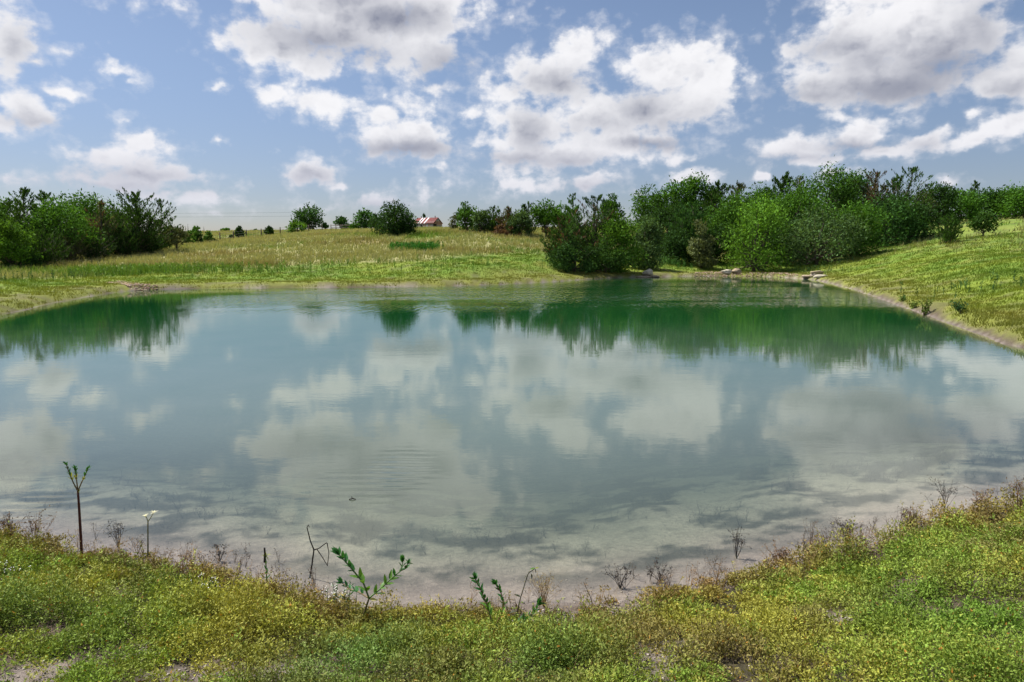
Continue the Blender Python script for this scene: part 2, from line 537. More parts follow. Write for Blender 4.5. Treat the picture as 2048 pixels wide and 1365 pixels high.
def water_mat():
    m, nt, out = material('pond_water')
    geo = nt.node('ShaderNodeNewGeometry')
    P = geo.outputs['Position']
    s = nt.node('ShaderNodeSeparateXYZ')
    nt.put(s.inputs[0], P)
    X, Y = s.outputs[0], s.outputs[1]
    dep = nt.node('ShaderNodeAttribute', attribute_name='depth').outputs['Fac']
    # wind: calm mirror close by, cat's paws of fine ripples towards the far bank
    gust = nt.noise(nt.v('MULTIPLY', P, (.07, .30, 1)), 1.0, 3, .55)
    band = nt.m('MULTIPLY', nt.smooth(gust, .30, .56), nt.m('MULTIPLY', nt.smooth(Y, 22, 33), nt.smooth(Y, 49, 40)))
    band = nt.m('MULTIPLY', band, nt.m('MULTIPLY', nt.smooth(X, -15, -9), nt.smooth(X, 19, 14)))
    ripA = nt.noise(nt.v('MULTIPLY', P, (1.1, 3.4, 1)), 2.2, 3, .55)
    ripB = nt.noise(nt.v('MULTIPLY', P, (1.0, 2.0, 1)), 9.0, 2, .5)
    swell = nt.noise(nt.v('MULTIPLY', P, (.7, 1.6, 1)), .9, 2, .5)
    # a small patch of wind ripples near the camera, left of the middle
    def patch(px, py, r):
        d = pix_dir(px, py)
        q = d * (CAM_H / -d[2])
        return nt.smooth(nt.v('LENGTH', nt.v('MULTIPLY', nt.v('SUBTRACT', P, (q[0], q[1], 0)), (1, .5, 0))), r, 0.0)
    wv = nt.node('ShaderNodeTexWave', wave_type='BANDS', bands_direction='Y')
    nt.put(wv.inputs['Vector'], nt.v('ADD', P, nt.v('MULTIPLY', P, (0, 0, 0))))
    wv.inputs['Scale'].default_value = 1.9
    wv.inputs['Distortion'].default_value = 2.2
    wv.inputs['Detail'].default_value = 1.5
    wv.inputs['Detail Scale'].default_value = .8
    pat = nt.m('ADD', patch(785, 950, .55), nt.m('ADD', nt.m('MULTIPLY', patch(660, 965, .3), .8), patch(90, 1010, .45)))
    h = nt.m('MULTIPLY', swell, nt.smooth(Y, 30, 9, .0001, .0014))
    ripF = nt.noise(nt.v('MULTIPLY', P, (7.0, 1.1, 1)), 1.0, 2, .5)
    h = nt.m('ADD', h, nt.m('MULTIPLY', nt.m('SUBTRACT', ripF, .5), nt.m('MULTIPLY', band, .085)))
    h = nt.m('ADD', h, nt.m('MULTIPLY', ripA, nt.smooth(Y, 5, 34, .0004, .0013)))
    h = nt.m('ADD', h, nt.m('MULTIPLY', nt.m('SUBTRACT', ripB, .5), nt.m('MULTIPLY_ADD', band, .002, .0003)))
    h = nt.m('ADD', h, nt.m('MULTIPLY', nt.m('SUBTRACT', wv.outputs['Fac'], .5), nt.m('MULTIPLY', pat, .0026)))
    b = nt.node('ShaderNodeBump')
    b.inputs['Strength'].default_value = 1.0
    b.inputs['Distance'].default_value = 1.0
    nt.put(b.inputs['Height'], h)
    fr = nt.node('ShaderNodeFresnel')
    fr.inputs['IOR'].default_value = 1.50
    nt.l.new(b.outputs[0], fr.inputs['Normal'])
    gl = nt.node('ShaderNodeBsdfGlossy')
    gl.inputs['Roughness'].default_value = .018
    gl.inputs['Color'].default_value = (.97, 1, .98, 1)
    nt.l.new(b.outputs[0], gl.inputs['Normal'])
    # the body of the water: clear in the shallows, silty, then algae green
    murk = nt.m('SUBTRACT', 1.0, nt.m('POWER', 2.718, nt.m('MULTIPLY', dep, -2.8)))
    cloudn = nt.noise(nt.v('MULTIPLY', P, (1, 1, 0)), .8, 4, .6)
    body = nt.mixc(nt.smooth(nt.m('ADD', Y, nt.m('MULTIPLY', nt.m('SUBTRACT', cloudn, .5), 5.0)), 5.5, 23.0), (.102, .128, .100), (.004, .050, .013))
    df = nt.node('ShaderNodeBsdfDiffuse')
    nt.put(df.inputs[0], body)
    tr = nt.node('ShaderNodeBsdfTransparent')
    nt.put(tr.inputs[0], nt.mixc(nt.smooth(dep, 0, .5), (.97, .98, .96), (.70, .80, .68)))
    m1 = nt.node('ShaderNodeMixShader')
    nt.put(m1.inputs[0], murk)
    nt.l.new(tr.outputs[0], m1.inputs[1])
    nt.l.new(df.outputs[0], m1.inputs[2])
    m2 = nt.node('ShaderNodeMixShader')
    nt.put(m2.inputs[0], fr.outputs[0])
    nt.l.new(m1.outputs[0], m2.inputs[1])
    nt.l.new(gl.outputs[0], m2.inputs[2])
    nt.l.new(m2.outputs[0], out.inputs[0])
    return m


# ------------------------------------------------------------------ terrain
SHORE_PX = [(0, 632), (60, 618), (150, 599), (200, 590), (250, 583), (330, 579), (500, 577), (700, 576), (900, 573), (1000, 570), (1100, 565), (1200, 558),
            (1300, 555), (1400, 553), (1500, 553), (1580, 556), (1640, 562), (1700, 579), (1760, 597), (1850, 630), (1950, 668), (2048, 702)]
NEAR_PX = [(2048, 1000), (1950, 1025), (1800, 1072), (1600, 1128), (1400, 1172), (1250, 1192), (1180, 1202), (1000, 1203), (850, 1205), (700, 1216), (600, 1206), (540, 1178), (400, 1142), (200, 1110), (0, 1080)]


def on_water(px, py):
    d = pix_dir(px, py)
    t = CAM_H / -d[2]
    return (d[0] * t, d[1] * t)


shore = [on_water(*p) for p in SHORE_PX] + [(13.6, 12.4), (13.8, 9.6), (10.8, 7.6), (7.6, 6.7)] + [on_water(*p) for p in NEAR_PX]
shore += [(-5.6, 5.2), (-9, 6.2), (-13.5, 8.8), (-17.5, 13), (-18.6, 18)]


def smooth_loop(p, it=2):
    p = np.array(p)
    for _ in range(it):
        n = np.roll(p, -1, 0)
        p = np.stack([.75 * p + .25 * n, .25 * p + .75 * n], 1).reshape(-1, 2)
    return p


SHORE = smooth_loop(shore, 2)
# small natural wobble of the water's edge
_w = fbm(SHORE[:, 0] * .9, SHORE[:, 1] * .9, 91) - .5
_nr = np.stack([np.roll(SHORE[:, 1], -1) - np.roll(SHORE[:, 1], 1), -(np.roll(SHORE[:, 0], -1) - np.roll(SHORE[:, 0], 1))], 1)
SHORE = SHORE + unit(_nr) * (_w * np.clip(SHORE[:, 1] * .02, .12, .5))[:, None]


def shore_dist(x, y):
    """distance to the water's edge, positive on land"""
    x, y = np.asarray(x, float).ravel(), np.asarray(y, float).ravel()
    out = np.full(len(x), 1e9)
    inside = np.zeros(len(x), bool)
    A, B = SHORE, np.roll(SHORE, -1, 0)
    for (ax, ay), (bx, by) in zip(A, B):
        dx, dy = bx - ax, by - ay
        t = np.clip(((x - ax) * dx + (y - ay) * dy) / (dx * dx + dy * dy + 1e-12), 0, 1)
        out = np.minimum(out, (x - ax - t * dx) ** 2 + (y - ay - t * dy) ** 2)
        c = ((ay > y) != (by > y))
        xi = dx * (y - ay) / (dy if abs(dy) > 1e-12 else 1e-12) + ax
        inside ^= c & (x < xi)
    d = np.sqrt(out)
    return np.where(inside, -d, d)


LAND_PX = [(-300, 640, 20), (-300, 560, 35), (-300, 530, 60), (-300, 505, 110), (0, 600, 26), (0, 570, 33), (0, 541, 49), (0, 528, 62), (0, 510, 100), (150, 572, 37), (150, 545, 48), (150, 525, 58), (150, 508, 90),
           (300, 550, 46), (300, 520, 60), (340, 500, 73), (300, 488, 110), (420, 540, 48), (420, 520, 57), (420, 500, 68), (420, 487, 86), (420, 474, 120), (420, 463, 200),
           (600, 540, 48), (600, 520, 55), (600, 500, 65), (600, 480, 80), (600, 469, 110), (600, 463, 150), (600, 462, 220), (800, 540, 48), (800, 520, 54), (800, 495, 66), (800, 471, 80),
           (800, 461, 105), (850, 460, 150), (850, 461, 200), (1000, 540, 48), (1000, 512, 57), (1000, 487, 69), (1000, 470, 82), (1000, 459, 110), (1000, 459, 180), (1180, 545, 53), (1180, 525, 60), (1180, 492, 76),
           (1180, 468, 100), (1400, 537, 62), (1400, 512, 70), (1400, 482, 86), (1400, 462, 120), (1550, 541, 61), (1550, 517, 69), (1550, 482, 86), (1700, 545, 51), (1700, 522, 60), (1760, 500, 65), (1850, 480, 67),
           (1850, 461, 76), (1850, 450, 100), (1900, 600, 24.5), (1900, 560, 31), (1900, 520, 43), (1900, 484, 58), (1960, 468, 66), (2048, 640, 18.5), (2048, 580, 24), (2048, 520, 36), (2048, 482, 50), (2048, 452, 68), (2048, 438, 86), (2048, 436, 120),
           (2350, 640, 17), (2350, 580, 23), (2350, 500, 42), (2350, 440, 78), (2350, 425, 130)]
ctrl = [tuple(pt(*p)) for p in LAND_PX]
ctrl += [(0, 0, .62), (0, 2.5, .30), (-2.6, 2.2, .30), (2.6, 2.2, .42), (2.7, 3.6, .36), (-2.6, 3.3, .18), (-6, 0, .6), (6, 0, .8), (0, -10, .8), (-15, -5, .7), (15, -5, .9), (-25, 6, .8), (22, 8, .9), (0, -60, 1), (-60, -20, 1.2), (60, -20, 2.0), (5.2, 4.2, .5), (-5, 3.5, .25)]
ctrl += [(x, y, 0.0) for x, y in SHORE[::6]]
CT = np.array(ctrl)
_S = 30.0


def _tps_fit():
    P = CT[:, :2] / _S
    n = len(P)
    d = np.linalg.norm(P[:, None] - P[None], axis=-1)
    K = np.where(d > 0, d * d * np.log(d + 1e-12), 0) + np.eye(n) * 1e-3
    A = np.zeros((n + 3, n + 3))
    A[:n, :n] = K
    A[:n, n] = 1
    A[:n, n + 1:] = P
    A[n:, :n] = A[:n, n:].T
    return np.linalg.solve(A, np.concatenate([CT[:, 2], np.zeros(3)]))


_W = _tps_fit()


def tps(x, y):
    q = np.stack([np.ravel(x), np.ravel(y)], 1) / _S
    out = np.empty(len(q))
    P = CT[:, :2] / _S
    for i in range(0, len(q), 20000):
        d2 = ((q[i:i + 20000, None] - P[None]) ** 2).sum(-1)
        out[i:i + 20000] = (.5 * d2 * np.log(d2 + 1e-12)) @ _W[:-3]
    return out + _W[-3] + q @ _W[-2:]


def height(x, y, sd=None):
    x, y = np.ravel(np.asarray(x, float)), np.ravel(np.asarray(y, float))
    if sd is None:
        sd = shore_dist(x, y)
    r = np.hypot(x, y)
    z = tps(x, y)
    far = sstep(r, 190, 330)
    z = z * (1 - far) + far * 8.0
    near = sstep(y, 14, 6)
    z = np.maximum(z, np.clip(.05 * sd, 0, .4))
    bank = (1 - near) * (.26 * sstep(sd, 0, .7) + .05 * sd) + near * (.09 * sd)
    s = sstep(sd, .2, 1.0 * near + 4.5 * (1 - near))
    land = bank * (1 - s) + z * s
    bumpy = (fbm(x * .55, y * .55, 3) - .5) * .22 * (1 - near) + (fbm(x * 3.1, y * 3.1, 5) - .5) * .07
    land = land + bumpy * sstep(sd, .1, 2.5)
    q = np.maximum(-sd, 0)
    wet = -((.12 + .9 * np.maximum(sstep(y, 17, 26), sstep(y, 8.5, 12) * np.maximum(sstep(x, 5.5, 8.5), sstep(-x, 9, 12)))) * q + .055 * np.maximum(q - 1.0, 0) ** 1.5) + (fbm(x * 1.6, y * 1.6, 8) - .5) * .12 * sstep(q, .1, 1.2)
    wet = -np.minimum(-wet, 4.0)
    return np.where(sd > 0, land, np.minimum(wet, -.002))


def hit(px, py):
    """where the sight line of a pixel meets the ground"""
    d = pix_dir(px, py)
    t = np.concatenate([np.linspace(1, 12, 600), np.linspace(12, 260, 1500)])
    P = np.array([0, 0, CAM_H])[None] + d[None] * t[:, None]
    g = height(P[:, 0], P[:, 1]) - P[:, 2]
    k = int(np.argmax(g > 0)) if (g > 0).any() else len(t) - 1
    return P[k]


def gz(x, y):
    return float(height([x], [y])[0])


# colours of ground (albedo)
C_MUD = np.array([.25, .212, .19])
C_SILT = np.array([.32, .31, .25])
C_DIRT = np.array([.15, .115, .09])
C_OLIVE = np.array([.165, .18, .038])
C_GREEN = np.array([.115, .19, .026])
C_LIME = np.array([.18, .235, .034])
C_STRAW = np.array([.33, .315, .145])
C_DRY = np.array([.25, .19, .08])
C_GOLD = np.array([.20, .19, .048])


def mixv(a, b, f):
    f = np.asarray(f)[:, None]
    return a * (1 - f) + b * f


def straw_mask(x, y, sd):
    """1 where the uncut golden grass stands, 0 on the grazed green bank"""
    edge = 10.5 + 3.0 * (fbm(x * .09, y * .09, 21) - .5) * 2
    hill = sstep(sd, edge - 1.5, edge + 2.0)
    right = sstep(x - .42 * (y - 10), 4, 12)          # the right-hand slope is short turf
    return hill * (1 - .85 * right)


def turf_colour(x, y, sd):
    n = fbm(x * .22, y * .5, 31)
    n2 = fbm(x * .9, y * 1.4, 33)
    c = mixv(np.broadcast_to(C_GREEN, (len(x), 3)), C_LIME, sstep(n * .6 + n2 * .4, .38, .62))
    c = mixv(c, C_OLIVE, sstep(n2, .55, .75) * .7)
    c = mixv(c, C_GOLD, sstep(sd + (n - .5) * 5, 4.5, .5) * .65)
    return c


def straw_colour(x, y):
    n = fbm(x * .07, y * .22, 41)
    n2 = fbm(x * .5, y * 1.2, 43)
    c = mixv(np.broadcast_to(C_STRAW, (len(x), 3)), C_GREEN * 1.15, sstep(n * .65 + n2 * .35, .54, .66))
    c = mixv(c, C_DRY, sstep(fbm(x * .11, y * .3, 45), .58, .72) * .6)
    return c


def weed_field(x, y):
    return fbm(x * 2.1, y * 2.8, 57) * .60 + fbm(x * 6.5, y * 8, 58) * .40


BARE_PX = [(1335, 1300, .26), (1310, 1345, .22), (400, 1350, .24), (560, 1340, .15), (70, 1355, .22), (1060, 1245, .2), (1680, 1235, .14), (1120, 1225, .28), (280, 1310, .16), (1250, 1215, .18)]
BARE = [(hit(a, b), r) for a, b, r in BARE_PX]


def bare_soil(x, y):
    """1 on the trodden bare patches of the near bank"""
    m = np.zeros(len(x))
    for (p, r) in BARE:
        q = np.hypot(x - p[0], (y - p[1]) * 1.3) / r + (fbm(x * 5, y * 5, 59) - .5) * 1.1
        m = np.maximum(m, 1 - sstep(q, .55, 1.15))
    return m


def ground_colour(x, y, sd):
    near = sstep(y, 14, 7)
    c = turf_colour(x, y, sd)
    c = mixv(c, straw_colour(x, y) * .85, straw_mask(x, y, sd))
    c = mixv(c, C_DIRT * .55, sstep(fbm(x * 1.3, y * 1.3, 51) + .12 * sstep(sd, 4, .5), .62, .76) * .5)
    # soil and litter under the near-bank plants, darkened so gaps read as shade
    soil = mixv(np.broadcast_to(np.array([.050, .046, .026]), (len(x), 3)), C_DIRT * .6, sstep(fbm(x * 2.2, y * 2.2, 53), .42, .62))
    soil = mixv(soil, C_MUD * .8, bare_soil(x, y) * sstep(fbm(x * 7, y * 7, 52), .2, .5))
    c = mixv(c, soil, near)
    # bare earth along the waterline
    w = (.05 + .22 * fbm(x * .35, y * .35, 55)) * (.3 + 1.5 * fbm(x * 1.7, y * 1.7, 56)) * (1 + 1.4 * sstep(x, 7, 12))
    edge = 1 - sstep(sd, w * .25, w)
    c = mixv(c, mixv(np.broadcast_to(C_MUD * .75, (len(x), 3)), C_DIRT * .7, sstep(sd, .02, .12)), edge * (1 - near) + near * (1 - sstep(sd, 0, .22)))
    # pond floor
    q = np.maximum(-sd, 0)
    silt = mixv(np.broadcast_to(C_MUD * 1.05, (len(x), 3)), C_SILT, sstep(q, .2, 1.2))
    weed = sstep(weed_field(x, y), .42, .58) * sstep(q, .1, .6)
    silt = mixv(silt, np.array([.05, .05, .04]), weed * .85)
    return np.where((sd < 0)[:, None], silt, c)


def build_terrain():
    front = np.arange(-56, 56.01, .32)
    back = np.arange(60, 300.1, 4.0)
    az = np.radians(np.concatenate([front, back]))
    rad = np.concatenate([np.linspace(.25, 8, 130), np.geomspace(8.07, 260, 180), np.geomspace(285, 3200, 16)])
    A, Rr = np.meshgrid(az, rad, indexing='ij')
    x, y = (Rr * np.sin(A)).ravel(), (Rr * np.cos(A)).ravel()
    sd = shore_dist(x, y)
    z = height(x, y, sd)
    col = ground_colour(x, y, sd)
    na, nr = len(az), len(rad)
    i, j = np.meshgrid(np.arange(na), np.arange(nr - 1), indexing='ij')
    a = i * nr + j
    b = ((i + 1) % na) * nr + j
    f = np.stack([a, a + 1, b + 1, b], -1).reshape(-1, 4)
    acc = Acc()
    acc.add(np.stack([x, y, z], 1), f, col)
    # the patch right under the camera
    n = acc.n
    acc.v.append(np.array([[0, 0, gz(0, 0)]]))
    acc.c.append(np.array([C_DIRT]))
    acc.n += 1
    k = np.arange(na)
    acc.t.append(np.stack([np.full(na, n), k * nr, ((k + 1) % na) * nr], 1))
    ob = acc.build('ground', ground_mat(), smooth=True)
    tag(ob, kind='structure')


build_terrain()


def build_water():
    st = .22
    xs = np.arange(-20.5, 26, st)
    ys = np.arange(3.2, 59, st)
    X, Y = np.meshgrid(xs, ys, indexing='ij')
    x, y = X.ravel(), Y.ravel()
    sd = shore_dist(x, y)
    depth = np.maximum(-height(x, y, sd), 0)
    ok = (sd < .35).reshape(X.shape)
    ny = len(ys)
    i, j = np.meshgrid(np.arange(len(xs) - 1), np.arange(ny - 1), indexing='ij')
    keep = (ok[:-1, :-1] & ok[1:, :-1] & ok[:-1, 1:] & ok[1:, 1:]).ravel()
    a = (i * ny + j).ravel()[keep]
    f = np.stack([a, a + ny, a + ny + 1, a + 1], 1)
    used = np.unique(f)
    remap = np.zeros(len(x), int)
    remap[used] = np.arange(len(used))
    acc = Acc()
    acc.add(np.stack([x, y, np.zeros_like(x)], 1)[used], remap[f], (0, 0, 0))
    ob = acc.build('water', water_mat(), smooth=True)
    at = ob.data.attributes.new('depth', 'FLOAT', 'POINT')
    at.data.foreach_set('value', depth[used].astype(np.float32))
    tag(ob, kind='structure')


build_water()

# ------------------------------------------------------------------ trees
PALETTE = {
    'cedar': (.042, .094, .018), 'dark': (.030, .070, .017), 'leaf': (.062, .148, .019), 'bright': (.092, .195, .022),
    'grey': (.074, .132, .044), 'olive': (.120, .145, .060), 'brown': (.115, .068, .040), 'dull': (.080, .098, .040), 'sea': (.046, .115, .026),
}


def tree(kind, px, top, wpx, Y, colour, label, name=None, lean=0.0, low=None, density=1.0, bare=0.0, brown=0.0, tops=1, group='trees round the pond', base_dx=0):
    """kind 'cedar' (feathery, pointed), 'broad' (rounded leafy clumps), 'bush' (leafy to the ground)"""
    P = pt(px, top, Y)
    x = P[0]
    z0 = gz(x, Y) - .05
    h = P[2] - z0
    w = wpx / F * Y
    rs = np.random.default_rng(int(px * 31 + top * 17 + wpx * 7) % 100003)
    root = thing(name or ('cedar_tree' if kind == 'cedar' else 'leafy_shrub' if kind == 'bush' else 'leafy_tree'), label,
                 'shrub' if kind == 'bush' else 'tree', (x, Y, z0), group)
    base = np.array(PALETTE[colour]) * rs.uniform(.9, 1.12)
    hp = h / Y * F
    n = int(np.clip(.66 * wpx * hp * density, 350, 8500))
    wood, crown = Acc(), Acc()
    tr = max(.035, .016 * h + .012 * w)
    if low is None:
        low = {'cedar': .04, 'broad': .2, 'bush': .03}[kind]
    ls = np.clip(.0024 * Y, .08, .34)             # leaf spray size grows with what a pixel shows at that distance
    bark = np.array([.085, .068, .055])
    th = h * (.93 if kind == 'cedar' else .72)
    tz = np.linspace(0, th, 7)
    sway = lean * w * (tz / h) ** 2
    tp = np.stack([sway + rs.normal(0, .012 * w, 7) * (tz > 0), rs.normal(0, .012 * w, 7) * (tz > 0), tz], 1)
    wood.tube(tp, np.linspace(tr, tr * .18, 7), 6, bark)

    if kind == 'cedar':
        # one or several leaders, each with rising branches that end in feathery sprays
        leads = [(0.0, 0.0, 1.0, 1.0)]
        for k in range(tops - 1):
            a = rs.uniform(0, 2 * math.pi)
            rr = rs.uniform(.18, .34) * w
            leads.append((rr * math.cos(a), .8 * rr * math.sin(a), rs.uniform(.72, .94), rs.uniform(.5, .7)))
        wt = np.array([l[3] * l[2] for l in leads])
        wt = wt / wt.sum()
        for (lx, ly, hh, ww), share in zip(leads, wt):
            if lx or ly:
                q = np.linspace(0, 1, 6)[:, None]
                wood.tube(np.concatenate([q * lx, q * ly, q ** .7 * h * hh * .95], 1), np.linspace(tr * .6, tr * .12, 6), 5, bark)
            nb = int(np.clip(30 + 80 * share, 26, 100))
            BP, BR = [], []
            per = max(4, int(n * share / nb))
            tt = low + (1 - low) * (1 - rs.uniform(.0004, 1, nb) ** .62)
            tt[:4] = np.array([.86, .91, .95, .975])
            for t in tt:
                prof = (1 - t) ** .78 * (.72 + .28 * sstep(t, low - .02, low + .16))
                L = w * .5 * ww * prof * rs.uniform(.72, 1.2) + .055 * h
                a = rs.uniform(0, 2 * math.pi)
                up = rs.uniform(.25, .6) + .9 * t
                d = np.array([math.cos(a) + lean * .45, math.sin(a), up])
                d = d / math.hypot(d[0], d[1]) if t < .9 else d / np.linalg.norm(d) * 1.0
                z = t * h * hh * .97
                s0 = np.array([lx * min(1, (z / (h * .6)) ** .7) + lean * w * (z / h) ** 2, ly, z])
                bs = np.linspace(0, 1, 4)[:, None]
                bp = s0 + bs * d * L * np.array([1, 1, .62]) + bs ** 2 * np.array([0, 0, .28 * L])
                BP.append(bp)
                BR.append(np.linspace(tr * .26 * (1 - .7 * t), tr * .05, 4))
                m = max(8, int(per * (.5 + .8 * prof) * (1 - bare)))
                s = rs.beta(1.7, 1.0, m)
                spread = L * .12 * (1.15 - s) + ls * .20
                c = s0 + s[:, None] * d * L * np.array([1, 1, .62]) + (s ** 2)[:, None] * np.array([0, 0, .28 * L])
                c = c + rs.normal(0, 1, (m, 3)) * spread[:, None] * np.array([1, 1, .75])
                c[:, 2] = np.maximum(c[:, 2], .03 * h)
                ax = unit(d / np.linalg.norm(d) * .8 + np.array([lean * .5, 0, .65]) + rs.normal(0, .32, (m, 3)))
                sd_ = unit(np.cross(ax, rs.normal(0, 1, (m, 3))))
                ln = ls * rs.uniform(.35, 1.1, m)[:, None]
                dead = rs.random() < brown
                col = (np.array(PALETTE['brown']) if dead else base) * rs.uniform(.5, 1.55, (m, 1)) * rs.uniform(.75, 1.28)
                crown.diamonds(c, ax * ln, sd_ * ln * .34, col)
            wood.sticks(BP, BR, 3, bark * (1.25 if bare else 1))
            # the pointed leader
            m = max(14, int(n * share * .04 * (1 - bare * .5)))
            t = 1 - .34 * rs.random(m) ** 1.25
            rr = (1.02 - t) * w * .15 * ww + ls * .06
            a = rs.uniform(0, 2 * math.pi, m)
            z = t * h * hh
            k = np.minimum(1, (z / (h * .6)) ** .7)
            c = np.stack([lx * k + lean * w * (z / h) ** 2 + np.cos(a) * rr * rs.random(m), ly * k + np.sin(a) * rr * rs.random(m), z - ls * .3], 1)
            ax = unit(np.stack([np.cos(a) * .45 + lean, np.sin(a) * .45, np.ones(m)], 1) + rs.normal(0, .2, (m, 3)))
            sd_ = unit(np.cross(ax, rs.normal(0, 1, (m, 3))))
            ln = ls * rs.uniform(.4, .8, m)[:, None]
            crown.diamonds(c, ax * ln, sd_ * ln * .34, base * rs.uniform(.6, 1.4, (m, 1)))
    else:
        # rounded masses of leaves carried on limbs
        nc = int(np.clip(12 + w * h * 1.1, 12, 44))
        SP, SR = [], []
        zc, rz = h * (low + 1) / 2, h * (1 - low) / 2
        per = max(12, n // nc)
        dirs = unit(rs.normal(0, 1, (nc, 3)))
        rad = rs.uniform(.5, .86, nc)
        cc = dirs * rad[:, None] * np.array([w * .5, w * .44, rz]) + np.array([0, 0, zc])
        if kind == 'bush':                       # leafy right down to the ground
            tb = rs.uniform(.10, .86, nc)
            rb = np.sqrt(np.clip(1 - ((tb - .30) / .68) ** 2, .05, 1)) * rs.uniform(.35, .80, nc)
            ab = rs.uniform(0, 2 * math.pi, nc)
            cc = np.stack([np.cos(ab) * rb * w * .5, np.sin(ab) * rb * w * .44, tb * h], 1)
        cc[0] = (rs.normal(0, .06) * w, 0, zc + rz * .80)
        taper = np.where(cc[:, 2] > zc, 1 - .35 * ((cc[:, 2] - zc) / rz) ** 2, 1.0)
        cc[:, :2] *= taper[:, None]
        cc[:, 0] += lean * w * (cc[:, 2] / h)
        cr = rs.uniform(.17, .28, nc) * min(w, 1.3 * h)
        for k in range(nc):
            st = tp[min(5, int(1 + 4 * rs.random() * cc[k, 2] / h))]
            mid = (st + cc[k]) / 2 + np.array([0, 0, -.06 * h]) + rs.normal(0, .03 * w, 3)
            SP.append(np.array([st, mid, cc[k]]))
            SR.append([tr * .42, tr * .24, tr * .07])
            m = int(per * (cr[k] / cr.mean()) ** 2 * (1 - bare)) + 6
            u = unit(rs.normal(0, 1, (m, 3)))
            rr = cr[k] * rs.random(m) ** .42
            squash = np.array([1.0, 1.0, .78])
            c = cc[k] + u * rr[:, None] * squash
            # straggling shoots beyond the mass
            far = rs.random(m) < .05
            c[far] += (u[far] + np.array([lean, 0, .8])) * cr[k] * rs.uniform(.1, .35, (far.sum(), 1))
            c[:, 2] = np.maximum(c[:, 2], .02 * h)
            ax = unit(u * .6 + np.array([lean * .6, 0, .25]) + rs.normal(0, .6, (m, 3)))
            sd_ = unit(np.cross(ax, rs.normal(0, 1, (m, 3)) + np.array([0, 0, .7])))
            ln = ls * rs.uniform(.32, 1.1, m)[:, None]
            dead = rs.random() < brown
            col = (np.array(PALETTE['brown']) if dead else base) * rs.uniform(.5, 1.55, (m, 1)) * rs.uniform(.72, 1.3)
            crown.diamonds(c, ax * ln, sd_ * ln * .46, col)
        wood.sticks(SP, SR, 4, bark)
    wood.build('trunk', M_BARK, root, smooth=True)
    crown.build('crown', M_LEAF, root)
    return root


G_L = 'trees of the left-hand grove'
G_M = 'shrubs and trees scattered on the far hill'
G_H = 'row of trees along the hilltop'
G_C = 'trees of the clump on the far bank'
G_R = 'trees of the right-hand wood'
